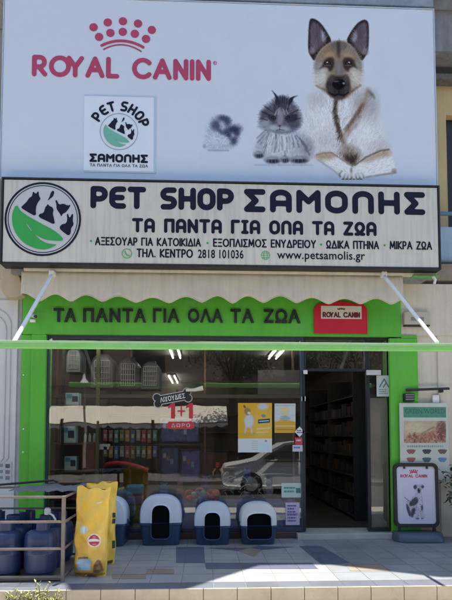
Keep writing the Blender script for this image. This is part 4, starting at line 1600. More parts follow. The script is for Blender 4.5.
# picture board on the wall
GY = -.14
x0, x1, z0, z1 = pxbox(400, 448.5, 403, 480, GY)
gb = thing('picture_board', ((x0 + x1) / 2, GY, z0), 'pale advertising board with green heading and rows of collars behind the pavement sign', 'board')
b = MB()
b.box(x0, x1, GY, GY + .02, z0, z1)
build('panel', b, mat('board_pale', (.50, .53, .47), .45, .06, 4), gb, bevel=.003)
Yq = GY - .002
b = MB()
sheet(403.5, 446, 407, 417.5, Yq, .0015, b)
build('heading', b, mat('heading_green', (.07, .24, .16), .5, .15, 20), gb)
b = MB()
a0, a1, c0, c1 = pxbox(405, 444.5, 408.8, 413.6, Yq - .001)
fit_text('GREEN WORLD', a0, a1, c0, c1, Yq - .001, .0, mb=b)
build('heading_lettering', b, mat('heading_dark', (.025, .10, .075), .5), gb, fix=False)
cv = Canvas(404, 446, 421, 443, 4, (.45, .36, .24))
cv.ell(415, 428, 12, 6, (.56, .48, .33), .9)
cv.poly([(404, 443), (404, 437), (415, 433), (425, 434), (436, 427), (446, 424), (446, 443)], (.36, .17, .12), 3, .8)
cv.poly([(437, 420), (446, 420), (446, 443), (440, 440), (436, 432)], (.16, .07, .07), 2, .85)
cv.line([(418, 436), (428, 430), (434, 427)], 1.0, (.2, .15, .1), 1)
cv.fur(lambda x, y: y > 434, lambda x, y: random.random() * 360, 130, 2.4, .9, [(.28, .06, .05), (.42, .2, .14), (.12, .06, .05), (.5, .4, .3)], .7)
cv.fur(lambda x, y: y <= 434, lambda x, y: -25, 90, 3, .6, [(.62, .52, .38), (.35, .27, .18), (.5, .4, .28)], .4)
cv.mesh('photo_print', Yq, m_print, gb)
b = MB()
x_ = 407.0
while x_ < 443:
    w_ = random.uniform(.8, 2.4)
    sheet(x_, x_ + w_, 445.3, 447.3, Yq, .0005, b)
    x_ += w_ + .6
build('line_print', b, mat('line_green', (.26, .34, .29), .5), gb, fix=False)
cols = [(.26, .10, .10), (.04, .05, .06), (.12, .09, .09), (.28, .09, .09), (.04, .12, .13), (.10, .24, .36)]
for i in range(6):
    cx, cy = 411 + (i % 3) * 15.7, 452 + (i // 3) * 8.2
    q = [at(cx + u * 4.6, cy + v * 2.7, Yq) for u, v in ((-1.1, -1), (1.1, -1), (.8, .1), (.3, .9), (0, .4), (-.3, .9), (-.8, .1))]
    b = poly_mesh([smooth_poly([(v.x, v.z) for v in q], 1)], Yq, .004)
    build('collar_picture', b, mat(f'collar_{"abcdef"[i]}', cols[i], .5, .3, 60), gb, fix=False)

# ================================================================== litter boxes along the window
m_hood = mat('pale_blue_plastic', (.56, .62, .69), .32, .05, 3, .02, 20, stain=((.36, .42, .50), .25, 4))
m_hood2 = mat('pale_cream_plastic', (.63, .65, .65), .32, .05, 3, .02, 20, stain=((.45, .47, .48), .25, 4))
m_base = mat('navy_plastic', (.022, .050, .115), .35, .08, 3, .02, 20)
m_in2 = mat('inside_shade', (.0035, .004, .005), .9, .1, spec=.1)


def arch_ring(w2, z0, z1, y, top=.55, n=20, pw=2.6):
    """inverted-U outline, closed along the bottom"""
    zc = z1 - (z1 - z0) * top
    q = [(-w2, y, z0)]
    for i in range(n + 1):
        a = math.pi - math.pi * i / n
        c, s_ = math.cos(a), math.sin(a)
        q.append((w2 * math.copysign(abs(c) ** (2 / pw), c), y, zc + (z1 - zc) * abs(s_) ** (2 / pw)))
    q.append((w2, y, z0))
    return q


def litter_box(w, h, d, ow, oh, label, loc, hood_m):
    t = thing('litter_box', (0, 0, 0), label, 'litter box', 'hooded litter boxes in front of the shop window')
    s = h * .44                              # seam
    w2 = w / 2
    b = MB()
    n = 24
    # base tub: rounded rectangle rings, narrower at the floor

    def rr(hw, y0, y1, z, r=.05, k=5):
        q = []
        for cx, cy, a0 in ((hw - r, y0 + r, -90), (hw - r, y1 - r, 0), (-hw + r, y1 - r, 90), (-hw + r, y0 + r, 180)):
            q += [(cx + r * math.cos(R(a0 + 90 * i / k)), cy + r * math.sin(R(a0 + 90 * i / k)), z) for i in range(k + 1)]
        return q
    b.loft([rr(w2 * .84, .03, d - .03, .001), rr(w2 * .86, .022, d - .02, .02), rr(w2 * .95, .004, d - .004, s - .05), rr(w2 * .96, .002, d - .002, s - .02)])
    b.loft([rr(w2 * 1.0, -.012, d + .006, s - .020), rr(w2 * 1.01, -.014, d + .008, s - .012), rr(w2 * 1.0, -.012, d + .006, s + .002)])
    build('tub', b, m_base, t, smooth=35)
    # hood: front face with opening, shell running back
    b = MB()
    zo = s + .006
    R0 = arch_ring(w2 * .93, zo, h * .965, .012, .8)
    R1 = arch_ring(w2 * .985, zo, h * .99, .05, .8)
    R2 = arch_ring(w2 * .985, zo, h, d * .5, .8)
    R3 = arch_ring(w2 * .96, zo, h * .96, d - .06, .8)
    R4 = arch_ring(w2 * .80, zo, h * .84, d, .8)
    I0 = arch_ring(ow / 2 * 1.16, zo, oh * 1.035, .004, .6)
    I1 = arch_ring(ow / 2 * 1.08, zo, oh * 1.01, -.012, .6)
    I2 = arch_ring(ow / 2, zo, oh, -.006, .6)
    I3 = arch_ring(ow / 2, zo, oh, .05, .6)
    b.loft([I3, I2, I1, I0, R0, R1, R2, R3, R4], cap0=False, cap1=True, wrap=False)
    build('hood', b, hood_m, t, smooth=35)
    # black plate on the tub and black sheet inside, painted as the opening's shade
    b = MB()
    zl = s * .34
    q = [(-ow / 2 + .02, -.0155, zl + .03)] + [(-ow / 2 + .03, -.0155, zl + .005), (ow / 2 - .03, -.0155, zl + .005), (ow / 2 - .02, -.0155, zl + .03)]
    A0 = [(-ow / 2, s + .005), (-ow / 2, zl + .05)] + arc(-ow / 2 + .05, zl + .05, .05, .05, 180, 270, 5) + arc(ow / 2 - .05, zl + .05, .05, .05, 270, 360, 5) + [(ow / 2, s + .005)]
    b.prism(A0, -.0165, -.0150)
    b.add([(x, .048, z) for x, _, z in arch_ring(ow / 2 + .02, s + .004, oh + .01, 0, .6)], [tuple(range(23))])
    build('opening_shade', b, m_in2, t)
    b = MB()
    rim = [(-ow / 2 - .008, -.018, s - .004), (-ow / 2 - .008, -.018, zl + .05)] + [(x, -.018, z) for x, z in arc(-ow / 2 + .05, zl + .05, .058, .058, 180, 270, 5)] + [(x, -.018, z) for x, z in arc(ow / 2 - .05, zl + .05, .058, .058, 270, 360, 5)] + [(ow / 2 + .008, -.018, s - .004)]
    b.tube(rim, .008, 8)
    build('rim', b, m_base, t, smooth=True)
    for sx in (-1, 1):
        b = MB()
        b.box(sx * w2 * .985 - .010, sx * w2 * .985 + .012, d * .3, d * .3 + .05, s - .03, s + .05)
        build('latch', b, m_base, t, bevel=.005)
    t.location = loc
    return t


def lb(l, r_, top, bot, yf, ow, oh, label, hm, d=.36, rz=0):
    x0, x1 = at(l, bot - 10, yf).x, at(r_, bot - 10, yf).x
    h = at((l + r_) / 2, top, yf + .15).z
    t = litter_box(x1 - x0, h, d, ow, oh * h, label, ((x0 + x1) / 2, yf, 0), hm)
    t.rotation_euler = (0, 0, rz)


lb(139, 182, 494, 543.5, -.46, .215, .80, 'largest hooded litter box with narrow arched doorway beside the yellow sacks', m_hood, .38, R(1))
lb(193.5, 231, 501, 543.5, -.46, .19, .76, 'middle sized hooded litter box with narrow arched doorway, between two others', m_hood, .36, R(-2))
lb(240.5, 278, 501, 543.5, -.46, .30, .74, 'pale cream hooded litter box with wide doorway nearest the shop entrance', m_hood2, .36, R(2))
lb(83, 125.5, 495, 545, -.50, .21, .80, 'hooded litter box half hidden behind the yellow feed sacks', m_hood, .38, R(-3))

# ================================================================== yellow feed sacks
m_sack = mat('yellow_sack', (.82, .52, .07), .36, .06, 3, .45, 9)
cvS = None


def sack(w, h, d, label, loc, rz, lean, seed):
    rs_ = random.Random(seed)
    t = thing('feed_sack', (0, 0, 0), label, 'sack', 'yellow dry food sacks standing beside the gas cage')
    b = MB()
    rings = []
    nz, nn = 26, 40
    ph = [rs_.uniform(0, 6.28) for _ in range(6)]
    for j in range(nz + 1):
        u = j / nz
        z = h * u
        f = math.sin(min(1, u * 5) * math.pi / 2) ** .6
        th = d * (.55 + .45 * f) * (1 - max(0, (u - .45) / .55) ** 1.6 * .955)
        ww = w * (.94 + .04 * f + .07 * max(0, u - .6) / .4)
        ring = []
        for i in range(nn):
            a = 2 * math.pi * i / nn
            c, s_ = math.cos(a), math.sin(a)
            pw = 3.2
            x = ww / 2 * math.copysign(abs(c) ** (2 / pw), c)
            y = th / 2 * math.copysign(abs(s_) ** (2 / 2.4), s_)
            wr = .009 * math.sin(9 * u + 14 * x / w + ph[0]) + .009 * math.sin(21 * u - 11 * x / w + ph[1]) + .006 * math.sin(34 * u + 9 * x / w + ph[2])
            y += wr * (1 if s_ <= 0 else -.6) * (1 - u * .4)
            x += .004 * math.sin(16 * u + ph[3])
            zz = z + .010 * math.sin(5 * x / w + ph[4]) * u + (.014 * math.sin(13 * x / w + ph[5]) if j == nz else 0)
            ring.append((x, y + lean * u * u, zz))
        rings.append(ring)
    b.loft(rings)
    bo = build('bag', b, m_sack, t, smooth=70)
    return t, rings


def on_sack(rings, u, v, out=.004):
    """point on the front of the bag; u across -1..1, v up 0..1"""
    j = v * (len(rings) - 1)
    j0 = min(int(j), len(rings) - 2)
    fj = j - j0
    n = len(rings[0])
    pts = []
    for rg in (rings[j0], rings[j0 + 1]):
        fr = sorted([q for q in rg if q[1] <= sum(k[1] for k in rg) / n], key=lambda q: q[0])
        x = fr[0][0] + (fr[-1][0] - fr[0][0]) * (u + 1) / 2
        y = np.interp(x, [q[0] for q in fr], [q[1] for q in fr])
        z = np.interp(x, [q[0] for q in fr], [q[2] for q in fr])
        pts.append((x, y - out, z))
    return tuple(pts[0][k] * (1 - fj) + pts[1][k] * fj for k in range(3))


def sack_patch(t, rings, name, uv, m, out=.004, n=12):
    u0, u1, v0, v1 = uv
    b = MB()
    vs = [on_sack(rings, u0 + (u1 - u0) * i / n, v0 + (v1 - v0) * j / n, out) for j in range(n + 1) for i in range(n + 1)]
    b.add(vs, [(j * (n + 1) + i, j * (n + 1) + i + 1, (j + 1) * (n + 1) + i + 1, (j + 1) * (n + 1) + i) for j in range(n) for i in range(n)])
    return build(name, b, m, t, smooth=True, fix=False)


def sack_disc(t, rings, name, uc, vc, ru, rv, m, out=.005, inner=0.0):
    b = MB()
    n, k = 28, 5
    vs = []
    for j in range(k + 1):
        q = inner + (1 - inner) * j / k
        vs += [on_sack(rings, uc + ru * q * math.cos(2 * math.pi * i / n), vc + rv * q * math.sin(2 * math.pi * i / n), out) for i in range(n)]
    b.add(vs, [(j * n + i, j * n + (i + 1) % n, (j + 1) * n + (i + 1) % n, (j + 1) * n + i) for j in range(k) for i in range(n)])
    return build(name, b, m, t, smooth=True, fix=False)


m_sred = mat('print_red', (.42, .02, .05), .4, .15, 20)
m_sblue = mat('print_blue', (.33, .55, .70), .4, .12, 20)
m_sbrown = mat('print_brown', (.10, .05, .02), .45, .3, 14)
m_swhite = mat('print_white', (.70, .66, .60), .4, .08, 20)
p0 = floor_pt(90.5, 576)
t, rg = sack(.318, .825, .17, 'front yellow feed sack with red and white badge and pale blue panel', (0, 0, 0), 0, .06, 3)
m_bagprint = mat('bag_print', (0, 0, 0), .34, .05, 3, .45, 9, attr='print')
yl = (.82, .53, .085)
cv = Canvas(0, 36, 0, 92, 4, yl)
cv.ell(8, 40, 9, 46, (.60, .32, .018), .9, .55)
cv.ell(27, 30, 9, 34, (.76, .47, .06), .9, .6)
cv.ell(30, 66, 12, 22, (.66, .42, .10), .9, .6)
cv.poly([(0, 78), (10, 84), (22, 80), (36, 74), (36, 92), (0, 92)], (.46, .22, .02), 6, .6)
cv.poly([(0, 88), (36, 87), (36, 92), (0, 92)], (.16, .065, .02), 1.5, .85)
cv.ell(24.5, 53.5, 7.2, 7.2, (.72, .69, .66), .12)
cv.ell(24.5, 53.5, 5.9, 5.9, (.40, .02, .05), .12)
cv.poly([(18.5, 52.4), (24, 51.2), (30.5, 52.8), (30.5, 55.0), (24, 54.2), (18.5, 55)], (.72, .69, .66), .5, .95, 1)
cv.ell(24.5, 49.8, 2.2, 1.1, (.62, .22, .24), .5, .8)
cv.ell(24.5, 57.5, 2.4, 1.0, (.60, .20, .22), .5, .8)
for k_ in range(8):
    cv.ell(24.5 + 6.5 * math.cos(k_ * .785), 53.5 + 6.5 * math.sin(k_ * .785), .5, .5, (.5, .1, .12), .5, .5)
cv.ell(12.5, 43, 4.0, 4.2, (.40, .58, .66), .4, .9)
cv.poly([(10.5, 41), (12, 39.6), (13.4, 41), (13.2, 45.5), (11.2, 45.5)], (.62, .70, .72), .6, .9, 1)
cv.line([(14.2, 40.8), (14.4, 45)], .8, (.26, .42, .52), .6, .8)
cv.poly([(5.5, 74.5), (21, 73.2), (21.5, 84.5), (6, 85.5)], (.33, .54, .68), .6, 1, 0)
cv.poly([(6.3, 71.4), (17.5, 70.6), (17.5, 72.8), (6.3, 73.6)], (.10, .12, .20), .5, .9, 0)
for k_ in range(4):
    cv.line([(7.5, 76.6 + k_ * 2.1), (13 + (k_ % 3) * 2.4, 76.2 + k_ * 2.1)], .6, (.55, .68, .76), .6, .8)
cv.poly([(14, 78), (20, 77.5), (20, 83), (14.5, 83.6)], (.46, .62, .72), 1.5, .6)
cv.poly([(24, 88), (24.5, 80), (26.5, 76), (28, 73.5), (30.5, 74), (32, 77), (33.5, 82), (33.5, 88)], (.17, .085, .035), 1.2, .95)
cv.ell(28.6, 76.5, 1.6, 1.8, (.34, .19, .09), .6, .8)
cv.ell(29.6, 83, 2, 3.2, (.40, .26, .14), .8, .7)
cv.ell(27.6, 86.2, 3.4, 1.6, (.07, .035, .02), .6, .8)
cv.ell(33, 85.5, 2, 1.6, (.24, .12, .05), .6, .8)
cv.poly([(24, 14.2), (29, 13.6), (29, 14.8), (24, 15.4)], (.74, .70, .60), .5, .85, 0)
for k_ in range(7):
    cv.line([(8 + k_ * 3.6 + random.random() * 3, 1), (9 + k_ * 3.3, 12 + random.random() * 14)], 1.2, (.80, .52, .10), 2, .35)
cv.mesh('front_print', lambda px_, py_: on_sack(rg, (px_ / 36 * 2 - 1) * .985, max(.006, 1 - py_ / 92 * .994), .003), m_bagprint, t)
cv2 = Canvas(0, 6, 0, 92, 4, (.50, .27, .012))
for k_ in range(26):
    y_ = 20 + random.random() * 66
    cv2.ell(random.uniform(0, 6), y_, random.uniform(.6, 2), random.uniform(.8, 3), random.choice([(.16, .06, .02), (.62, .36, .05), (.34, .16, .03)]), .7, .6)


def on_side(rings, u, v, out=.004):
    j = min(int(v * (len(rings) - 1)), len(rings) - 2)
    f = v * (len(rings) - 1) - j
    n = len(rings[0])
    k0 = n // 2 - 3
    q = []
    for rg_ in (rings[j], rings[j + 1]):
        i = k0 + u * 6
        a_, g = int(i), i - int(i)
        p_, r__ = rg_[a_ % n], rg_[(a_ + 1) % n]
        q.append([p_[c] * (1 - g) + r__[c] * g for c in range(3)])
    return (q[0][0] * (1 - f) + q[1][0] * f - out, q[0][1] * (1 - f) + q[1][1] * f, q[0][2] * (1 - f) + q[1][2] * f)


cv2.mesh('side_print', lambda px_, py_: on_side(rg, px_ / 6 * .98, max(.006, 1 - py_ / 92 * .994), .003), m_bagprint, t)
t.location = (p0[0], p0[1] + .02, .0)
t.rotation_euler = (0, 0, R(-7))
p1 = floor_pt(100, 564)
t2, rg2 = sack(.31, .83, .16, 'yellow feed sack standing behind another, dark print down its side', (0, 0, 0), 0, .05, 8)
for v0, v1 in ((.50, .56), (.57, .63), (.20, .29)):
    sack_patch(t2, rg2, 'side_print', (.80, .985, v0, v1), m_black)
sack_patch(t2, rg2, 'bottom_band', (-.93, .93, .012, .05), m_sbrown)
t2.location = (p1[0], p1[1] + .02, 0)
t2.rotation_euler = (0, 0, R(4))

# ================================================================== gas bottles in their cage
CYf, CYb = -2.03, -1.12
cx1 = at(64, 540, CYf).x
cx0 = cx1 - 1.45
ch = at(60, 496, CYf).z
cg = thing('gas_cage', (cx1 - .7, (CYf + CYb) / 2, 0), 'grey steel cage of flat bars standing round blue gas bottles', 'cage')
m_bar = mat('cage_steel', (.20, .175, .155), .55, .22, 8, metal=.3, stain=((.16, .08, .04), .5, 12))
for x, y in ((cx1, CYf), (cx1, CYb), (cx0, CYf), (cx0, CYb)):
    b = MB()
    b.box(x - .025, x + .005, y - .004, y + .030, 0, ch)
    b.box(x - .005, x + .025 - .02, y, y + .03, 0, ch - .001) if False else None
    build('post', b, m_bar, cg, bevel=.003)
for z in (.05, at(40, 549, CYf).z, at(40, 522, CYf).z, ch - .01):
    b = MB()
    b.box(cx0 + .005, cx1 - .025, CYf - .002, CYf + .006, z - .011, z + .011)
    build('front_rail', b, m_bar, cg, bevel=.002)
    b = MB()
    b.box(cx1 - .004, cx1 + .004, CYf + .03, CYb - .004, z - .011, z + .011)
    build('side_rail', b, m_bar, cg, bevel=.002)
    b = MB()
    b.box(cx0 + .005, cx1 - .025, CYb + .024, CYb + .032, z - .011, z + .011)
    build('back_rail', b, m_bar, cg, bevel=.002)
b = MB()
b.box(cx0, cx1 - .03, CYf + .031, CYb - .005, .012, .022)
build('floor_tray', b, m_bar, cg)
b = MB()
V2, F2 = [], []
ax0, ax1 = cx1 - .62, cx1 + .03
for j in range(9):
    for i in range(15):
        x = ax0 + (ax1 - ax0) * i / 14
        y = CYf + .32 + (CYb + .05 - CYf - .32) * j / 8
        V2.append((x + .02 * math.sin(j), y, ch + .018 + .016 * math.sin(i * .8 + j * .5) * (j % 3) / 2 + .010 * math.sin(i * 2.1 + j)))
for j in range(8):
    for i in range(14):
        F2.append((j * 15 + i, j * 15 + i + 1, (j + 1) * 15 + i + 1, (j + 1) * 15 + i))
b.add(V2, F2)
lid = build('lid_sheet', b, mat('dull_sheet', (.13, .14, .16), .6, .25, 6, metal=.1), cg, smooth=True, fix=False)
sm_ = lid.modifiers.new('solid', 'SOLIDIFY')
sm_.thickness = .006
b = MB()
q0, q1 = (cx0 + .1, CYf + .05, ch - .20), (cx1 - .16, CYf + .36, ch + .02)
b.tube([(cx0 + .2, CYb - .05, ch + .0), (cx1 - .35, CYb - .02, ch + .07), (cx1 - .30, CYb - .02, ch + .05)], .012, 8)
build('lid_hinge', b, m_black, cg, smooth=True)

m_gas = mat('blue_gas_paint', (.021, .035, .100), .36, .18, 4, .06, 25, stain=((.05, .055, .085), .45, 7))


def bottle(r=.148, h=.43):
    t = thing('gas_bottle', (0, 0, 0), '', 'gas bottle', 'blue gas bottles standing in the cage')
    b = MB()
    b.lathe([(r * .80, .022), (r * .95, .045), (r, .08), (r, .20), (r * 1.012, .205), (r * 1.012, .222), (r, .227), (r, h * .80), (r * .97, h * .86), (r * .86, h * .93), (r * .62, h * .975), (r * .30, h)], n=40)
    build('tank', b, m_gas, t, smooth=30)
    b = MB()
    ro, ri = r * .82, r * .76
    vs, n = [], 40
    b.lathe([(ro, 0), (ro, .04), (ri, .04), (ri, 0)], n=40)
    build('foot_ring', b, m_gas, t, smooth=30)
    b = MB()
    k = 26
    rr = r * .55
    vs = []
    for i in range(k + 1):
        a = R(-60 + 300 * i / k)
        for q_, z in ((rr, h * .955), (rr, h + .085), (rr - .004, h + .088), (rr - .006, h * .955)):
            vs.append((q_ * math.cos(a), q_ * math.sin(a), z))
    b.add(vs, [(4 * i + j, 4 * i + (j + 1) % 4, 4 * (i + 1) + (j + 1) % 4, 4 * (i + 1) + j) for i in range(k) for j in range(4)])
    build('collar', b, m_gas, t, smooth=30)
    b = MB()
    b.lathe([(.018, h - .005), (.018, h + .03), (.026, h + .032), (.026, h + .05), (.012, h + .055), (.012, h + .075)], n=14)
    v = build('valve', b, mat('brass', (.45, .34, .14), .35, .1, metal=.9), t, smooth=30)
    return t, h


base_b, bh = bottle()
spots = []
fx = at(41, 560, CYf + .19).x
for r_ in range(3):
    for c_ in range(4):
        spots.append((fx - c_ * .325 + random.uniform(-.01, .01) - (.03 if r_ == 1 else 0), CYf + .19 + r_ * .30, r_, c_))
names = ['nearest', 'middle row', 'back row']
cols_ = ['by the corner post', 'second from the corner post', 'third from the corner post', 'farthest from the corner post']
first = True
for x, y, r_, c_ in spots:
    if x < cx0 + .16:
        continue
    o = base_b if first else copy_tree(base_b)
    first = False
    o.location = (x, y, .023)
    o.rotation_euler = (0, 0, random.uniform(0, 6.28))
    o['label'] = f'blue gas bottle in the cage, {["front row", "middle row", "back row"][r_]}, {cols_[c_]}'
cap_spot = [s for s in spots if s[2] == 1 and s[3] == 0][0]
tg = thing('valve_cap', (cap_spot[0], cap_spot[1], .56), 'white plastic cap hanging on a bottle collar inside the cage', 'cap')
b = MB()
b.lathe([(.030, .0), (.032, .05), (.022, .065), (.010, .07)], (cap_spot[0], cap_spot[1] - .03, .545), 16)
build('cap', b, m_white, tg, smooth=35)
b = MB()
b.tube([(cap_spot[0] + .03, cap_spot[1] - .06, .56), (cap_spot[0] + .075, cap_spot[1] - .10, .545), (cap_spot[0] + .10, cap_spot[1] - .10, .50)], .010, 8)
build('strap', b, m_white, tg, smooth=True)

# ================================================================== pavement sign with the dog
AYs = -.22
ps = thing('pavement_sign', (0, 0, 0), 'black framed swinging pavement sign with spotted dog on a blue grey foot', 'pavement sign')
x0, x1, z0, z1 = pxbox(394, 438.5, 463, 529, AYs)
W, H0, H1 = x1 - x0, z0, z1
hw = W / 2


def rrect(hw, z0, z1, r, n=6):
    return arc(hw - r, z1 - r, r, r, 90, 0, n) + arc(hw - r, z0 + r, r, r, 0, -90, n) + arc(-hw + r, z0 + r, r, r, -90, -180, n) + arc(-hw + r, z1 - r, r, r, 180, 90, n)


b = MB()
o_, i_ = rrect(hw, H0 + .02, H1, .075), rrect(hw - .042, H0 + .065, H1 - .045, .045)
n = len(o_)
rings = [[(x, y, z) for x, z in q] for q, y in ((i_, .012), (i_, -.012), ([(a * .985, c) for a, c in i_], -.016), ([(a * .99, c) for a, c in o_], -.018), (o_, -.008), (o_, .012))]
b.loft(rings, False, False)
build('frame', b, mat('black_plastic_frame', (.016, .017, .022), .35, .12, 6), ps, smooth=40)
b = MB()
b.prism(rrect(hw - .043, H0 + .066, H1 - .046, .03), -.004, .006)
pn = build('poster', b, mat('poster_white', (.62, .59, .70), .35, .03, 3), ps)
Yd = -.006
sc = W / 44.5
U = lambda cx, cy: ((cx - 183) / 5 * sc, H1 - (cy - 118) / 5 * sc)     # pixels of an enlarged view to sign metres
b = MB()
l0, l1 = U(108, 190), U(240, 174)
fit_strokes('RWYAL CANiN', l0[0], l1[0], l0[1], l1[1], .11, Yd, gap=.36, mb=b)
cxx, czz = U(174, 160)
for i in range(-2, 3):
    for zz, kx in ((.020, .024), (.004, .019)):
        b.add([(cxx + i * kx + .0085 * math.cos(a * .63), Yd, czz + zz - abs(i) * .004 + .0085 * math.sin(a * .63)) for a in range(10)], [tuple(range(10))])
stroke_mesh([arc(cxx, czz - .095, .085, .085, 122, 58, 8)], .006, .003, Yd, b)
build('brand_lettering', b, m_red, pn, fix=False)
PW = (.62, .59, .70)
cv = Canvas(122, 236, 212, 402, 1.6, PW)
dg = [(168, 236), (178, 222), (194, 226), (210, 221), (226, 232), (219, 245), (211, 249), (209, 262), (215, 290), (217, 330), (219, 372), (228, 389), (206, 394), (199, 384), (197, 348), (192, 384), (197, 393), (174, 394), (168, 382), (158, 388), (148, 380), (138, 360), (131, 330), (132, 306), (140, 298), (150, 302), (160, 290), (175, 276), (183, 258), (176, 247)]
cv.poly(dg, (.47, .46, .53), 3, .95)
cv.poly([(186, 262), (206, 262), (212, 300), (214, 350), (196, 350), (186, 310)], (.56, .55, .60), 6, .8)
for q in ([(168, 236), (178, 223), (190, 229), (188, 240), (178, 250)], [(226, 232), (214, 224), (208, 234), (215, 246)], [(190, 240), (204, 240), (207, 256), (198, 270), (189, 258)], [(150, 308), (166, 292), (184, 282), (196, 296), (188, 318), (164, 330), (146, 326)], [(134, 312), (146, 330), (156, 360), (154, 384), (142, 370), (133, 340)], [(160, 338), (180, 334), (178, 352), (166, 376), (158, 388), (154, 366)], [(206, 322), (216, 320), (214, 346), (206, 356)], [(178, 384), (194, 386), (196, 393), (176, 393)], [(204, 384), (224, 388), (206, 393)]):
    cv.poly(q, (.035, .035, .05), 3.5, .9)
cv.line([(126, 286), (134, 294), (148, 304)], 4, (.06, .06, .08), 3, .8)
cv.ell(186, 234, 2.2, 2.2, (.01, .01, .01), .5)
cv.ell(207, 234, 2.2, 2.2, (.01, .01, .01), .5)
cv.ell(198, 250, 4.5, 3.2, (.008, .008, .01), .5)
cv.strands(dg, lambda x, y: 95, 700, 9, 1.4, .5, 1.6, .5)
for k_ in range(26):
    x_, y_ = random.uniform(140, 215), random.uniform(265, 375)
    if inside((x_, y_), dg):
        cv.ell(x_, y_, random.uniform(1, 3), random.uniform(1, 3.4), (.05, .05, .07), .6, .7)
cv.line([(150, 397), (226, 397)], 2.4, (.40, .38, .48), 4, .6)
cv.mesh('dog_picture', lambda a_, c_: (U(a_, c_)[0], Yd, U(a_, c_)[1]), m_print, pn)
for sx in (-.5, .5):
    b = MB()
    b.box(sx * hw - .012, sx * hw + .012, -.022, .012, H1 - .075, H1 - .025)
    build('clip', b, m_black, ps, bevel=.004)
b = MB()
o_ = []
bw = hw * 1.06
m_foot = mat('blue_grey_foot', (.055, .075, .105), .45, .12, 5)
rg = []
for z, k_, dp in ((0.001, 1.0, .21), (.03, 1.0, .21), (.085, .97, .17), (.105, .93, .13)):
    rg.append([(bw * k_ * math.copysign(abs(math.cos(a)) ** .35, math.cos(a)), dp * math.copysign(abs(math.sin(a)) ** .6, math.sin(a)), z) for a in [2 * math.pi * (i + .5) / 36 for i in range(36)]])
b.loft(rg)
build('foot', b, m_foot, ps, smooth=40)
for sx in (-1, 1):
    b = MB()
    b.box(sx * (hw - .07) - .018, sx * (hw - .07) + .018, -.015, .015, .10, H0 + .06)
    build('spring', b, m_black, ps, bevel=.004)
ps.location = ((x0 + x1) / 2, AYs, 0)
ps.rotation_euler = (R(-1.5), 0, R(-3))

# ================================================================== stickers and notices on the glass
YG = -.012


def notice(l, r_, t_, b_, col, label, Y=YG, name='notice', cat='notice', rot=0):
    x0, x1, z0, z1 = pxbox(l, r_, t_, b_, Y)
    t = thing(name, ((x0 + x1) / 2, Y, z0), label, cat)
    b = MB()
    b.box(x0, x1, Y, Y + .0015, z0, z1)
    build('sheet', b, mat('paper_%02x%02x%02x' % tuple(int(c * 255) for c in col), col, .6, .05, 5), t)
    return t


def patch(t, name, l, r_, t_, b_, col, Y=YG - .002):
    b = MB()
    sheet(l, r_, t_, b_, Y, .001, b)
    return build(name, b, mat('ink_%02x%02x%02x' % tuple(int(c * 255) for c in col), col, .6, .12, 14), t)


def lines(t, name, l, r_, t_, b_, rows_, col, body=None, Y=YG - .003):
    """rows of print too small to read: short dashes of uneven length"""
    b = MB()
    hh = (b_ - t_) / rows_
    for i in range(rows_):
        x = l
        end = r_ - random.random() * (r_ - l) * .3
        while x < end - .4:
            w_ = min(random.uniform(.7, 2.6), end - x)
            sheet(x, x + w_, t_ + i * hh, t_ + i * hh + hh * .5, Y, .0005, b)
            x += w_ + .45
    build(name, b, mat('ink_%02x%02x%02x' % tuple(int(c * 255) for c in col), col, .6), t, fix=False)


yel = (.62, .36, .035)
t = thing('offer_poster', (at(255, 452, YG).x, YG, at(255, 452, YG).z), 'large yellow poster with a small dog above a pale strip on the shop glass', 'poster')
cv = Canvas(238, 272, 403, 452.5, 5, yel)
cv.ell(262, 425, 12, 14, (.66, .44, .10), .9, .7)
cv.poly([(238, 438.5), (272, 438.5), (272, 453), (238, 453)], (.58, .60, .60), .5, 1, 0)
cv.ell(249, 421, 4.6, 6.5, (.50, .56, .58), .4)
cv.ell(247.5, 411.5, 3.2, 3.8, (.30, .19, .10), .4)
cv.poly([(244, 409), (243, 404), (246.5, 407)], (.16, .09, .05), .8)
cv.ell(249, 413, 1.6, 1.3, (.6, .56, .5), .5)
cv.line([(246, 426), (245, 433)], 1.6, (.5, .5, .48), .8)
cv.line([(251, 426), (252, 433)], 1.6, (.5, .5, .48), .8)
cv.ell(249, 434, 7, 1.6, (.45, .30, .08), .8, .6)
cv.poly([(258, 419.5), (270, 418.5), (270, 422.5), (258, 423.5)], (.03, .06, .12), .5, 1, 0)
cv.line([(259.5, 421.3), (268.5, 420.7)], .8, (.6, .62, .6), .5)
cv.ell(263, 406.5, 5, 3, (.40, .52, .62), .6, .85)
cv.ell(263.5, 415.8, 2.2, 1.6, (.12, .22, .18), .5, .9)
cv.line([(257, 429), (270, 428)], 1.3, (.72, .60, .30), .7, .7)
cv.line([(257, 432.5), (268, 431.8)], .8, (.72, .60, .30), .7, .7)
cv.poly([(258.5, 443), (269, 442.5), (269, 450), (259, 450.5)], (.46, .60, .66), .6, .9, 0)
cv.ell(266, 441, 1.2, .9, (.1, .13, .2), .5, .8)
for yy in (441, 443.2, 445.4, 447.6, 449.8):
    cv.line([(252, yy), (257.5, yy)], .7, (.36, .38, .40), .6, .8)
cv.mesh('sheet', YG, m_print, t)
t = thing('offer_poster', (at(285, 432, YG).x, YG, at(285, 432, YG).z), 'smaller pale and yellow poster right of the big yellow one on the glass', 'poster')
cv = Canvas(274.5, 295.5, 403.5, 433, 5, (.52, .54, .54))
cv.poly([(274, 422), (285, 419), (296, 422), (296, 434), (274, 434)], (.58, .34, .05), 1, 1, 0)
cv.ell(285, 411, 4.5, 5, (.60, .50, .28), .5)
cv.ell(285, 418, 5, 2.4, (.26, .34, .40), .5)
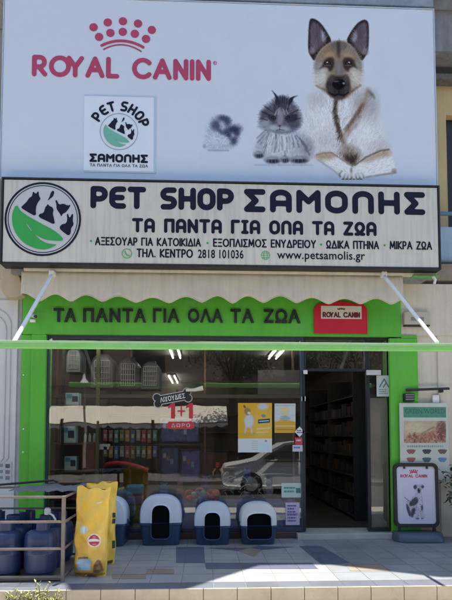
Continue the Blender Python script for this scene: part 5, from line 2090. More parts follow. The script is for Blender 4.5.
cv.line([(276, 405.5), (294, 405.5)], 1.2, (.30, .42, .54), .7)
cv.line([(276, 426), (294, 426)], 1.2, (.66, .50, .24), .7)
cv.line([(277, 429.5), (293, 429.5)], 1.0, (.40, .20, .04), .7)
cv.fur(lambda x, y: y < 421, lambda x, y: 0, 40, 3, .5, [(.4, .46, .52), (.6, .62, .62), (.6, .45, .2)], .5)
cv.mesh('sheet', YG, m_print, t)
# stickers by the door
t = thing('door_sticker', (at(299.5, 437, YG).x, YG, at(299.5, 437, YG).z), 'white diamond shaped sticker on the glass edge by the doorway', 'sticker')
q = [at(a_, c_, YG - .02) for a_, c_ in ((299.5, 426.5), (304.5, 431.8), (299.5, 437), (294.7, 431.8))]
b = MB()
b.prism([(v.x, v.z) for v in q], -.034, -.032)
build('sheet', b, mat('sticker_white', (.62, .62, .62), .4, .04), t)
lines(t, 'print', 297, 302.4, 430, 434, 2, (.05, .06, .12), Y=-.0365)
YG2 = -.034
for (l, r_, t_, b_, col, lab, txt) in ((295, 303, 437.5, 444.5, (.46, .04, .07), 'red sticker just under the white diamond by the doorway', 'OK'), (292.5, 302.5, 445, 451.5, (.48, .46, .56), 'pale lilac sticker under the red one by the doorway', 'CARDS'),
                                      (301.5, 305.5, 396.5, 401, (.62, .62, .62), 'tiny white square sticker high on the door frame', 'A'), (376.5, 391, 375.5, 396.5, (.42, .48, .47), 'pale notice with a drawn triangle high on the right hand glass', '')):
    t = notice(l, r_, t_, b_, col, lab, YG2, 'door_sticker', 'sticker')
    if txt and txt != 'A':
        lines(t, 'print', l + 1.4, r_ - 1.2, (t_ + b_) / 2 - 1.5, (t_ + b_) / 2 + 1.8, 1, (.60, .58, .6) if col[1] < .1 else (.12, .10, .28), [txt], YG2 - .003)
    elif not txt:
        b = MB()
        P = [at(a_, c_, YG2) for a_, c_ in ((379.5, 387), (384, 379), (388.5, 387))]
        stroke_mesh([[(v.x, v.z) for v in P], [(P[0].x + .05, P[0].z), (P[1].x + .02, P[1].z - .06)]], .008, .003, YG2 - .003, b)
        build('drawing', b, mat('ink_grey', (.09, .14, .13), .5), t, fix=False)
        lines(t, 'print', 379, 388.5, 389, 395, 3, (.20, .25, .25), ['ΠΡΟΣΟΧΗ', 'ΣΚΥΛΟΣ', 'ΚΑΜΕΡΑ'], YG2 - .003)
t = notice(281.5, 302.5, 483, 497.5, (.42, .52, .50), 'pale green notice low on the glass by the doorway')
lines(t, 'print', 284, 296, 487, 494, 2, (.06, .22, .22), ['ΩΡΑΡΙΟ', '09-14'])
patch(t, 'dark_mark', 296, 300.5, 488, 493, (.05, .16, .18))
t = notice(285.5, 299.5, 502.5, 525, (.50, .46, .60), 'white and lilac leaflet near the bottom of the glass by the doorway')
lines(t, 'print', 287.5, 298, 505, 523, 6, (.16, .08, .26), ['PETS', 'ΣΚΥΛΟΣ', 'ΓΑΤΑ', 'ΠΤΗΝΑ'])
patch(t, 'dark_mark', 287, 298, 513, 514.5, (.30, .26, .45))
t = notice(258, 300, 370, 394.5, (.15, .145, .13), 'grey sheet added as a painted reflection high behind the glass above the yellow posters', Y=.035)  # pale reflected patch of building, put in as a grey sheet
# posters on the side door
t = notice(-6, 11.5, 461, 487, (.50, .53, .50), 'pale green notice sheet pasted low on the side door', -.07, 'notice')
for i in range(3):
    patch(t, 'picture', 5.5, 9.8, 464 + i * 6, 468 + i * 6, [(.08, .09, .1), (.25, .18, .2), (.2, .2, .22)][i], -.072)
    patch(t, 'picture', -1, 3, 464 + i * 6, 467 + i * 6, (.22, .24, .24), -.072)

# bone-shaped treat sign and the red offer under it, hung in the window
YB = -.016
bs = thing('bone_sign', (at(173, 398, YB).x, YB, at(173, 398, YB).z), 'black bone shaped sign with white greek lettering on the window glass', 'sign')
Q = lambda cx, cy: (150 + cx / 7.533, 375 + cy / 7.54)
ctr = at(*Q(170, 172), YB)
ax_ = at(*Q(290, 150), YB) - at(*Q(52, 194), YB)
uu = Vector((ax_.x, 0, ax_.z)).normalized()
vv = Vector((-uu.z, 0, uu.x))
L2 = .20


def bone(grow):
    def sd(X, Z):
        a = (X - ctr.x) * uu.x + (Z - ctr.z) * uu.z
        c = (X - ctr.x) * vv.x + (Z - ctr.z) * vv.z
        d = np.maximum(np.abs(a) - L2, np.abs(c) - .052)
        for sx in (-1, 1):
            for sz in (-1, 1):
                d = np.minimum(d, np.hypot(a - sx * L2, c - sz * .042) - .045)
        return d - grow
    return sd


b = contour(bone(.012), ctr.x - .3, ctr.x + .3, ctr.z - .2, ctr.z + .2, .005, YB)
build('edge', b, mat('bone_white', (.45, .42, .40), .5), bs, fix=False)
b = contour(bone(0), ctr.x - .3, ctr.x + .3, ctr.z - .2, ctr.z + .2, .005, YB - .003)
build('face', b, m_black, bs, fix=False)
b = MB()
v, f = text2d('ΛΙΧΟΥΔΙΕΣ', .02, 1.05)
lo, hi = v.min(0), v.max(0)
vs = []
for a_, c_ in v:
    s_ = ((a_ - lo[0]) / (hi[0] - lo[0]) - .5) * .33
    h_ = ((c_ - lo[1]) / (hi[1] - lo[1]) - .5) * .066
    q = ctr + uu * s_ + vv * h_
    vs.append((q.x, YB - .006, q.z))
b.add(vs, f)
build('lettering', b, mat('bone_lettering', (.75, .74, .72), .5), bs, fix=False)
b = MB()
q0, q1 = at(*Q(270, 115), YB - .045), at(*Q(400, 98), YB - .045)
b.tube([q0, (q0 + q1) / 2 + Vector((0, 0, -.012)), q1], [.018, .022, .032], 10)
build('cream_bone', b, mat('cream_bone', (.62, .58, .42), .5, .1), bs, smooth=True)
of = thing('offer_lettering', (at(172, 425, YB).x, YB, at(172, 425, YB).z), 'red one plus one offer lettering on the glass under the black bone', 'lettering')
b = MB()
for ch, l, r_, t_, b__ in (('1', 168, 175, 403, 418.5), ('+', 178, 184.5, 406.5, 415.5), ('1', 186, 193, 403, 418.5)):
    x0, x1, z0, z1 = pxbox(l, r_, t_, b__, YB)
    if ch == '1':
        xs_ = x0 + (x1 - x0) * .42
        hh = z1 - z0
        b.add([(xs_, YB, z0), (x1, YB, z0), (x1, YB, z1), (xs_ + .01, YB, z1), (x0, YB, z1 - hh * .22), (x0, YB, z1 - hh * .36), (xs_, YB, z1 - hh * .25)], [(0, 1, 2, 3, 6), (3, 4, 5, 6)])
    else:
        stroke_mesh([[(x0, (z0 + z1) / 2), (x1, (z0 + z1) / 2)], [((x0 + x1) / 2, z0), ((x0 + x1) / 2, z1)]], .010, .004, YB, b)
m_ored = mat('offer_red', (.50, .03, .04), .5, .08)
build('numerals', b, m_ored, of, fix=False)
b = MB()
x0, x1, z0, z1 = pxbox(167.5, 194, 421.5, 429, YB)
stroke_mesh([[(x0 + .04, (z0 + z1) / 2), (x1 - .04, (z0 + z1) / 2)]], (z1 - z0) / 2, .006, YB, b)
oo = build('banner', b, m_ored, of, fix=False)
b = MB()
fit_text('ΔΩΡΟ', x0 + .05, x1 - .05, z0 + .024, z1 - .024, YB - .003, .02, 1.3, mb=b)
build('banner_lettering', b, mat('pink_lettering', (.66, .42, .42), .5), oo, fix=False)
# ================================================================== inside the window
m_wood = mat('shelf_wood', (.16, .075, .045), .55, .2, 5, .1, 20)
IY = .55


def bx(l, r_, t_, b_, y0, y1):
    x0, x1, z0, z1 = pxbox(l, r_, t_, b_, y0)
    return MB().box(x0, x1, y0, y1, z0, z1), ((x0 + x1) / 2, (y0 + y1) / 2, z0)


# wooden shelf unit at the left of the window
x0, x1 = at(47, 450, IY).x, at(99, 450, IY).x
su = thing('display_shelf', ((x0 + x1) / 2, IY + .2, .07), 'brown wooden shelf unit standing inside the left part of the window', 'shelf')
for px_, wd, m_ in ((62, .035, m_black), (97, .05, mat('olive_post', (.10, .10, .04), .5, .15))):
    x = at(px_, 450, IY).x
    b = MB()
    b.box(x - wd / 2, x + wd / 2, IY, IY + .04, .07, 2.6)
    build('upright', b, m_, su, bevel=.003)
for y_ in (405.5, 443, 470.5, 499):
    z = at(70, y_, IY).z
    b = MB()
    b.box(x0, x1 - .03, IY + .041, IY + .42, z - .025, z)
    build('shelf', b, m_wood, su, bevel=.003)
b = MB()
b.box(x0, x1, IY + .43, IY + .45, .07, at(70, 445, IY).z)
build('back_panel', b, mat('shelf_back', (.10, .045, .03), .6, .2, 4), su)
for (l, r_, t_, b_, txt) in ((65.5, 79, 393, 405.4, 'pale blue boxed pet product on the top plank of the window shelf'), (60.5, 75.5, 426.5, 442.9, 'largest pale blue product box, on the middle plank of the window shelf'), (64.5, 76.5, 456.5, 470.4, 'pale blue product box on the lower plank of the window shelf')):
    mb, c = bx(l, r_, t_, b_, IY + .05, IY + .20)
    t = thing('product_box', c, txt, 'box')
    build('carton', mb, mat('carton_blue', (.42, .62, .70), .5, .12, 12), t, bevel=.003)
    for k_, (u0, u1, v0, v1, col) in enumerate(((.05, .95, .05, .35, (.55, .66, .70)), (.5, .92, .3, .75, (.03, .05, .09)), (.08, .5, .62, .92, (.10, .32, .55)))):
        a0, a1, c0, c1 = pxbox(l + (r_ - l) * u0, l + (r_ - l) * u1, t_ + (b_ - t_) * (1 - v1), t_ + (b_ - t_) * (1 - v0), IY + .048 - k_ * .001)
        b = MB()
        b.box(a0, a1, IY + .048 - k_ * .001, IY + .0485 - k_ * .001, c0, c1)
        build('print', b, mat('carton_print_' + 'abc'[k_], col, .5, .2, 30), t)
mb, c = bx(82, 95, 442, 470, IY + .06, IY + .25)
t = thing('product_box', c, 'reddish brown carton between the two right shelf posts in the window', 'box')
build('carton', mb, mat('carton_rust', (.22, .07, .04), .5, .2, 8), t, bevel=.003)
for i in range(3):
    l = 83 + i * 4.6
    z = at(70, 443, IY).z
    x = at(l + 2, 435, IY + .1).x
    t = thing('spray_bottle', (x, IY + .12, z), 'pale slim bottle in the row of three on the middle window shelf', 'bottle', 'slim bottles on the window shelf')
    b = MB()
    b.lathe([(.020, 0), (.022, .01), (.022, .10), (.010, .125), (.010, .14)], (x, IY + .12, z), 14)
    build('body', b, mat('bottle_pale', (.36, .38, .40), .35, .1), t, smooth=30)
    b = MB()
    b.lathe([(.011, .14), (.012, .165), (.006, .17)], (x, IY + .12, z), 10)
    build('cap', b, m_black, t, smooth=30)

# pet carriers hung high behind the glass
def carrier(l, r_, t_, b_, y0, d, label, shell):
    x0, x1, z0, z1 = pxbox(l, r_, t_, b_, y0)
    t = thing('pet_carrier', ((x0 + x1) / 2, y0 + d / 2, z0), label, 'pet carrier', 'pet carriers on the high rack inside the window')
    b = MB()
    w2, zc = (x1 - x0) / 2, z0
    cx = (x0 + x1) / 2
    mk = lambda s_, y: [(cx + a * s_, y, zc + (c - zc) * (s_ if c > zc else 1)) for a, _, c in arch_ring(w2, z0, z1, y, .45)]
    b.loft([mk(.90, y0), mk(1, y0 + .04), mk(1, y0 + d - .05), mk(.9, y0 + d)])
    build('shell', b, shell, t, smooth=40)
    b = MB()
    dw, dh = w2 * .62, (z1 - z0) * .70
    for i in range(7):
        x = cx - dw + 2 * dw * i / 6
        b.tube([(x, y0 - .008, z0 + .05), (x, y0 - .008, z0 + .05 + dh)], .004, 6)
    for i in range(5):
        z = z0 + .05 + dh * i / 4
        b.tube([(cx - dw, y0 - .016, z), (cx + dw, y0 - .016, z)], .004, 6)
    build('wire_door', b, m_steel, t, smooth=True)
    b = MB()
    b.tube([(cx - .07, y0 + d / 2, z1 - .01), (cx - .06, y0 + d / 2, z1 + .03), (cx + .06, y0 + d / 2, z1 + .03), (cx + .07, y0 + d / 2, z1 - .01)], .01, 8)
    build('handle', b, m_black, t, smooth=True)


m_cg = mat('carrier_grey', (.06, .06, .065), .45, .1)
carrier(66, 81, 347, 372, 1.0, .4, 'light grey pet carrier at the left end of the high rack', mat('carrier_light', (.16, .165, .175), .45, .1))
carrier(90, 114, 354, 388, .9, .45, 'dark rounded pet carrier second on the high rack', m_cg)
carrier(117, 139, 358, 389, .9, .45, 'dark pet carrier beside wooden slats on the high rack', mat('carrier_dark', (.025, .025, .028), .45, .1))
carrier(140, 160, 362, 389, 1.0, .45, 'smaller dark pet carrier right of the slats on the high rack', m_cg)
x0, x1 = at(46, 395, .85).x, at(301, 395, .85).x
z = at(200, 394.5, .85).z
hr = thing('high_rack', ((x0 + x1) / 2, 1.0, z), 'long high rack with dark front edge across the inside of the window', 'rack')
b = MB()
b.box(x0, x1, .86, 1.4, z - .03, z - .005)
build('board', b, m_wood, hr)
b = MB()
b.box(x0, x1, .845, .86, z - .055, z - .002)
build('edge', b, mat('rack_green', (.05, .055, .03), .55, .25, 9), hr, bevel=.003)
for px_ in (47.5, 126, 205, 299):
    x = at(px_, 395, .85).x
    b = MB()
    b.box(x - .015, x + .015, 1.36, 1.39, .07, 2.7)
    build('post', b, m_wood, hr)
# slat crate on the rack
x0, x1, z0, z1 = pxbox(120, 136, 347, 356, .95)
# fluorescent twin tubes on the ceiling
m_tube = emit_mat('lit_tube', (1, .96, .90), 4.5)
for px_, py0, py1, lab in ((175, 347, 358, 'twin fluorescent light nearest the glass, left half of the ceiling'), (174, 376, 385, 'twin fluorescent light deep inside the shop, left half of the ceiling'), (277, 346, 358, 'twin fluorescent light over the right half of the shop ceiling')):
    zc = 2.72
    yy = lambda py: (zc - CAM.z) / (435.8 - py) * F - 7.0
    ya, yb_ = yy(py0), yy(py1)
    x = at(px_, (py0 + py1) / 2, (ya + yb_) / 2).x
    t = thing('ceiling_or_added_light', (x, ya, zc), lab, 'ceiling light', 'twin fluorescent lights on the shop ceiling')
    b = MB()
    b.box(x - .09, x + .09, ya, yb_, zc + .03, zc + .06)
    build('housing', b, m_dark, t)
    for sx in (-.065, .065):
        b = MB()
        b.tube([(x + sx, ya + .02, zc), (x + sx, yb_ - .02, zc)], .013, 10)
        build('tube', b, m_tube, t, smooth=True)

for x, lab in ((-2.1, 'added unseen twin fluorescent light over the left end of the window display'), (-.7, 'added unseen twin fluorescent light over the middle of the window display'), (.55, 'added unseen twin fluorescent light over the window display beside the doorway')):  # unseen fixtures added to brighten the window display
    t = thing('ceiling_or_added_light', (x, .35, 2.72), lab, 'ceiling light', 'twin fluorescent lights on the shop ceiling')
    b = MB()
    b.box(x - .5, x + .5, .32, .52, 2.75, 2.775)
    build('housing', b, m_white, t)
    for sy in (.37, .47):
        b = MB()
        b.tube([(x - .48, sy, 2.72), (x + .48, sy, 2.72)], .016, 10)
        build('tube', b, m_tube, t, smooth=True)

# blue window bench, toys, bowls
x0, x1 = at(150, 515, .07).x, at(299, 515, .07).x
zb_ = at(200, 504, .07).z
wbench = thing('window_bench', ((x0 + x1) / 2, .4, .07), 'low blue display bench behind the glass above the litter boxes', 'bench')
b = MB()
b.box(x0, x1, .05, .60, zb_ - .04, zb_)
build('top', b, mat('bench_blue', (.07, .14, .40), .45, .15, 5), wbench, bevel=.006)
b = MB()
b.box(x0 + .02, x1 - .02, .065, .58, .072, zb_ - .041)
build('front', b, mat('bench_front', (.09, .19, .52), .5, .15, 5), wbench)


def block(l, r_, t_, b_, y0, d, col, label, cat='bag', name='toy_bag', bev=.02):
    mb, c = bx(l, r_, t_, b_, y0, y0 + d)
    o = build(name, mb, mat('bag_%02x%02x%02x' % tuple(int(v * 255) for v in col), col, .4, .3, 9, .1, 20), bevel=bev)
    return tag(o, label, cat)


block(111, 124, 488, 499.5, .25, .2, (.16, .24, .05), 'lime green bag behind the glass beside the yellow sacks', bev=.03)
block(125.5, 143, 485.5, 495, .25, .22, (.04, .25, .55), 'bright blue bag stacked on a purple one behind the glass', bev=.03)
block(126, 143, 495.4, 505, .25, .22, (.16, .06, .36), 'purple bag under the bright blue one behind the glass', bev=.03)
block(122, 142, 505.4, 526, .25, .22, (.09, .15, .045), 'dark green bag at the bottom behind the glass', bev=.03)
block(104, 121, 500, 526, .28, .22, (.10, .16, .30), 'slate blue bag low behind the glass next to the sacks', bev=.03)
# curved red rim of a pet bed
rb = thing('pet_bed', (at(121, 470, 1.2).x, 1.3, at(121, 476, 1.2).z), 'pet bed with curved bright red rim inside the window', 'pet bed')
b = MB()
pts = [at(96 + 52 * i / 14, 470.5 - 7.5 * math.sin(math.pi * (i / 14) ** .8) + .0 * i, 1.15) for i in range(15)]
b.tube(pts, .036, 10)
build('rim', b, mat('rim_red', (.52, .02, .035), .35, .1), rb, smooth=True)
b = MB()
b.loft([[(p.x, 1.18, p.z) for p in pts] + [(p.x, 1.18, p.z - .05) for p in reversed(pts)], [(p.x, 1.7, p.z - .06) for p in pts] + [(p.x, 1.7, p.z - .12) for p in reversed(pts)]])
build('cushion', b, mat('cushion_dark', (.03, .025, .03), .8, .2), rb, smooth=40)
# tall printed bags in the middle of the window
for l, r_, t_, b_, col, lab in ((160, 179, 447, 482, (.045, .055, .17), 'tall dark blue food bag in the middle of the window'), (180, 200, 450, 482, (.08, .06, .22), 'tall violet food bag in the middle of the window'), (160, 199, 417.5, 443, (.035, .035, .04), 'dark printed carton above the tall bags in the window')):
    mb, c = bx(l, r_, t_, b_, .9, 1.05)
    t = thing('food_bag', c, lab, 'bag')
    cvv = mat('bagprint_%d' % (l), col, .4, .7, 16, .15, 14)
    build('bag', mb, cvv, t, bevel=.03)
    for k_ in range(3):
        b = MB()
        sheet(l + 3 + k_ * (r_ - l - 8) / 3, l + 6 + k_ * (r_ - l - 8) / 3, t_ + 6 + 3 * k_, t_ + 11 + 3 * k_, .895, .002, b)
        build('label', b, mat('label_%d' % k_, [(.35, .33, .36), (.30, .12, .10), (.20, .30, .42)][k_], .5, .3, 40), t)
mm = thing('window_shelf', (at(180, 483, .9).x, 1.0, .07), 'dark stand under the tall food bags in the window', 'stand')
b = MB()
x0, x1, z0, z1 = pxbox(158, 202, 482.4, 484.5, .8)
b.box(x0, x1, .8, 1.2, z0, z1)
build('top', b, m_black, mm)
for sx in (x0 + .03, x1 - .03):
    b = MB()
    b.box(sx - .015, sx + .015, .82, .85, .07, z0)
    build('leg', b, m_black, mm)
b = MB()
b.box(x0, x1, .8, 1.2, at(180, 445.5, .9).z, at(180, 444, .9).z)
build('upper_shelf', b, m_black, mm)
for sx in (x0 + .012, x1 - .012):
    b = MB()
    b.box(sx - .01, sx + .01, 1.1, 1.13, z1, at(180, 444, .9).z - .02)
    build('upright', b, m_black, mm)
# heap of toys on the bench
tcol = [(.60, .03, .04), (.62, .10, .05), (.45, .42, .42), (.08, .14, .45), (.52, .24, .20), (.06, .28, .34), (.45, .02, .05)]
tn = ['bright red', 'orange red', 'pale grey', 'dark blue', 'dusty pink', 'teal', 'wine red']
for i in range(16):
    px_, py_ = 190 + (i % 8) * 3.6 + random.uniform(-1.5, 1.5), 499 - (i // 8) * 6 + random.uniform(-1, 1.5)
    y = .12 + .08 * (i % 3)
    p = at(px_, py_, y)
    r_ = random.uniform(.035, .055)
    b = MB()
    kind = i % 3
    if kind == 0:
        b.lathe([(r_ * math.sin(R(a)), -r_ * math.cos(R(a))) for a in range(8, 181 - 7, 12)], (p.x, y, p.z), 18)
    elif kind == 1:
        a = random.uniform(0, 3)
        d_ = Vector((math.cos(a) * .07, .02, math.sin(a) * .04))
        b.tube([p - d_, p - d_ * .8, p - d_ * .4, p + d_ * .4, p + d_ * .8, p + d_], [.01, .038, .022, .022, .038, .01], 12)
    else:
        b.tube([p + Vector((.05 * math.cos(R(t_)), .01, .05 * math.sin(R(t_)))) for t_ in range(0, 361, 24)], .016, 8)
    o = build('pet_toy', b, mat('toy_%d' % (i % 7), tcol[i % 7], .5, .2, 20), smooth=True)
    tag(o, f'{tn[i % 7]} {["ball", "bone", "ring"][kind]} toy in the heap on the blue window bench', 'toy', 'toys heaped on the window bench')
# small packs hanging in two rows on a bar, and plush toys at the back of the bench
hb = thing('hanging_bar', (at(130, 428, .62).x, .63, at(130, 428, .62).z), 'dark bar with two rows of hooks for small packs inside the window', 'bar')
b = MB()
for y_ in (428.5, 444.5):
    b.tube([at(101, y_, .64), at(159, y_, .64)], .008, 8)
build('rail', b, m_black, hb, smooth=True)
for px_ in (101.5, 158.5):
    v_ = at(px_, 445, .64)
    b = MB()
    b.tube([(v_.x, .66, .07), (v_.x, .66, at(px_, 426, .64).z)], .010, 8)
    build('upright', b, m_black, hb, smooth=True)
pcs = [('red', (.22, .03, .03)), ('blue', (.04, .08, .24)), ('olive', (.09, .10, .03)), ('brown', (.13, .06, .03)), ('grey', (.16, .16, .16)), ('orange', (.28, .11, .02)), ('teal', (.03, .13, .14))]
for rr_ in range(2):
    for k_ in range(10):
        nm_, cl_ = pcs[(k_ * 3 + rr_ * 2) % 7]
        l = 103 + k_ * 5.5
        mb, c = bx(l, l + 4.5, 430 + rr_ * 16, 441 + rr_ * 16 + (k_ % 3), .60, .625)
        t = thing('treat_pack', c, f'small {nm_} pack hanging in the {["upper", "lower"][rr_]} row on the bar inside the window', 'pack', 'small packs hanging inside the window')
        build('pouch', mb, mat('pouch_' + nm_, cl_, .35, .4, 14, .2, 12), t, bevel=.008)
        a0, a1, c0, c1 = pxbox(l + 1, l + 3.5, 434 + rr_ * 16, 438 + rr_ * 16, .598)
        b = MB()
        b.box(a0, a1, .598, .599, c0, c1)
        build('label', b, mat('pouch_label', (.30, .28, .26), .5, .4, 30), t)
for k_, (px_, py_, r_, cl_, nm_) in enumerate(((206, 486, .075, (.10, .06, .22), 'violet'), (226, 480, .06, (.22, .20, .20), 'grey'), (247, 478, .07, (.05, .10, .28), 'blue'), (268, 488, .075, (.26, .24, .26), 'pale'), (284, 494, .06, (.20, .04, .05), 'dark red'), (164, 492, .07, (.05, .12, .30), 'bright blue'), (180, 490, .06, (.28, .10, .12), 'pink'))):
    p = at(px_, py_, .42)
    t = thing('plush_toy', (p.x, .42, p.z - r_), f'{nm_} plush toy at the back of the blue window bench', 'plush toy', 'plush toys on the window bench')
    b = MB()
    b.lathe([(r_ * math.sin(R(a)), -r_ * 1.1 * math.cos(R(a)) - r_ * .4) for a in range(6, 176, 14)], p, 16)
    build('body', b, mat('plush_%d' % k_, cl_, .9, .3, 30, .5, 60), t, smooth=True)
    b = MB()
    b.lathe([(r_ * .7 * math.sin(R(a)), -r_ * .7 * math.cos(R(a)) + r_ * 1.0) for a in range(6, 176, 14)], p, 16)
    for sx in (-1, 1):
        b.lathe([(r_ * .28 * math.sin(R(a)), -r_ * .28 * math.cos(R(a)) + r_ * 1.6) for a in range(6, 176, 28)], (p.x + sx * r_ * .5, p.y, p.z), 10)
    build('head', b, MATS['plush_%d' % k_], t, smooth=True)
# wire bowl stand, doll, tag board
ws = thing('wire_stand', (at(240, 490, .35).x, .4, at(240, 503, .35).z), 'tangled silver wire stand with bowls on the blue window bench', 'stand')
b = MB()
for i in range(26):
    a0 = (random.uniform(222, 262), random.uniform(474, 500))
    a1 = (a0[0] + random.uniform(-12, 12), a0[1] + random.uniform(-7, 7))
    p0_, p1_ = at(*a0, .13 + .01 * (i % 9)), at(*a1, .16 + .01 * (i % 7))
    b.tube([p0_, (p0_ + p1_) / 2 + Vector((0, 0, .02)), p1_], .006, 6)
build('wires', b, m_steel, ws, smooth=True)
for px_, py_ in ((232, 489), (246, 494), (256, 486), (240, 481)):
    p = at(px_, py_, .18)
    b = MB()
    b.lathe([(.03, -.02), (.055, .0), (.062, .025), (.056, .025), (.045, .0), (.02, -.012)], p, 20)
    build('bowl', b, m_steel, ws, smooth=35)
dl = thing('rag_doll', (at(217.5, 478, .16).x, .16, at(217, 482, .16).z), 'small orange toy figure in dark clothes standing in the window', 'toy')
c = at(217.5, 470, .16)
b = MB()
b.lathe([(.028 * math.sin(R(a)) + .001, -.028 * math.cos(R(a))) for a in range(0, 181, 15)], (c.x, c.y, c.z + .06), 14)
build('head', b, mat('doll_skin', (.50, .24, .15), .6), dl, smooth=True)
b = MB()
b.loft([[(c.x + w_ * math.cos(t_ * .5236), c.y + w_ * .6 * math.sin(t_ * .5236), c.z + z_) for t_ in range(12)] for w_, z_ in ((.055, -.13), (.05, -.06), (.03, .02), (.014, .04))])
build('body', b, m_black, dl, smooth=40)
b = MB()
for sx in (-1, 1):
    b.tube([(c.x + sx * .025, c.y, c.z + .015), (c.x + sx * .06, c.y - .01, c.z - .03), (c.x + sx * .055, c.y - .03, c.z - .065)], [.014, .012, .009], 8)
build('arms', b, MATS['doll_skin'], dl, smooth=True)
b = MB()
b.lathe([(.033, .045), (.034, .075), (.022, .098), (.004, .104)], (c.x, c.y + .004, c.z + .0), 14)
build('hat', b, mat('doll_hat', (.42, .05, .04), .6), dl, smooth=40)
# small price card
block(98.5, 110, 444, 449.5, .6, .01, (.55, .56, .55), 'white price card tilted behind the glass above the red rim', 'card', 'price_card', .001).rotation_euler = (0, 0, 0)

# shelves seen through the open doorway
px0, px1 = 331, 366
dsx = at(352, 450, 1.6).x
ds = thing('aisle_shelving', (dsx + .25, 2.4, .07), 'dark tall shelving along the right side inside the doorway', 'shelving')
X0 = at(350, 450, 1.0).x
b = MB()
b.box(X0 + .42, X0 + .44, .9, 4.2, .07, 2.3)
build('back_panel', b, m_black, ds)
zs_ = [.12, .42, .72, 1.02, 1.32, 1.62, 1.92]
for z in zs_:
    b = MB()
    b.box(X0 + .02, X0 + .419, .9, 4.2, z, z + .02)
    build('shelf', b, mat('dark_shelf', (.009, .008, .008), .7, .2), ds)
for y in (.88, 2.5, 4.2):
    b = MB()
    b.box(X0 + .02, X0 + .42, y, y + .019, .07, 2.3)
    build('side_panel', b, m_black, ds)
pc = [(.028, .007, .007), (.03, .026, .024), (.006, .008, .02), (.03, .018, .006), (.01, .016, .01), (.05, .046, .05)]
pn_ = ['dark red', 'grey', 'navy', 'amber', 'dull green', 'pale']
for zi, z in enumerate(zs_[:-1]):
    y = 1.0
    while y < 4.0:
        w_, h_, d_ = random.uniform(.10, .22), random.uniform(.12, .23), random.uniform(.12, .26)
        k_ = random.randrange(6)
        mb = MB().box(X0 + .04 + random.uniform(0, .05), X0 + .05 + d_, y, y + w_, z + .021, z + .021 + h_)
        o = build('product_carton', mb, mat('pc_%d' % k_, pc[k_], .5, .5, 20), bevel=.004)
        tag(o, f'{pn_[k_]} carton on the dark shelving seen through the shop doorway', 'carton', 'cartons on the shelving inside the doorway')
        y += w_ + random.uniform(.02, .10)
# counter and back shelves deep inside
cn = thing('shop_counter', (-.2, 4.5, .07), 'low dark counter deep inside the shop', 'counter')
b = MB()
b.box(-1.3, .2, 4.2, 4.8, .07, 1.0)
build('body', b, m_wood, cn)
b = MB()
b.box(-1.35, .25, 4.15, 4.85, 1.001, 1.04)
build('top', b, m_black, cn, bevel=.004)
sb = thing('back_shelving', (-.6, 6.7, .07), 'dark shelves along the rear wall of the shop', 'shelving')
for z in (.5, .95, 1.4, 1.85, 2.3):
    b = MB()
    b.box(-2.7, 2.5, 6.5, 6.95, z, z + .03)
    build('shelf', b, m_wood, sb)
for x in (-2.7, -1.0, .8, 2.47):
    b = MB()
    b.box(x, x + .03, 6.49, 6.96, .07, 2.5)
    build('upright', b, m_black, sb)
# reflecting window of the right pane: grey sheet added for the reflected tone
x0, x1, z0, z1 = pxbox(371, 390, 398, 527, .06)
bl = thing('reflection_sheet', ((x0 + x1) / 2, .12, z0), 'grey sheet added for the reflected tone behind the narrow right hand pane', 'stand_in')
b = MB()
b.box(x0, x1, .06, .064, z0, z1)
build('cloth', b, mat('reflection_grey', (.40, .39, .375), .8, .12, 5), bl)  # sheet added for the reflected tone
b = MB()
b.tube([(x0, .075, z1 + .03), (x1, .075, z1 + .03)], .022, 10)
build('reflection_sheet_rod', b, m_black, bl, smooth=True)
for (l, r_, t_, b_, col, lab) in ((366.5, 381, 370, 375, (.52, .50, .46), 'small white door closer box at the top corner of the doorway'), (303.5, 307.5, 370, 374, (.6, .6, .6), 'tiny white sensor at the upper left corner of the doorway')):
    mb, c = bx(l, r_, t_, b_, -.06, -.036)
    tag(build('sensor_box', mb, mat('sensor_%d' % l, col, .5), bevel=.004), lab, 'box')

# ================================================================== plants
def leaf_faces(b, p, dirv, ln, wd, mi=0):
    d = dirv.normalized()
    s_ = d.cross(Vector((random.uniform(-.3, .3), random.uniform(-.3, .3), 1))).normalized()
    up = s_.cross(d)
    m1 = p + d * ln * .5 + up * ln * .06
    b.add([p, m1 + s_ * wd, p + d * ln - up * ln * .08, m1 - s_ * wd], [(0, 1, 2, 3)], mi)


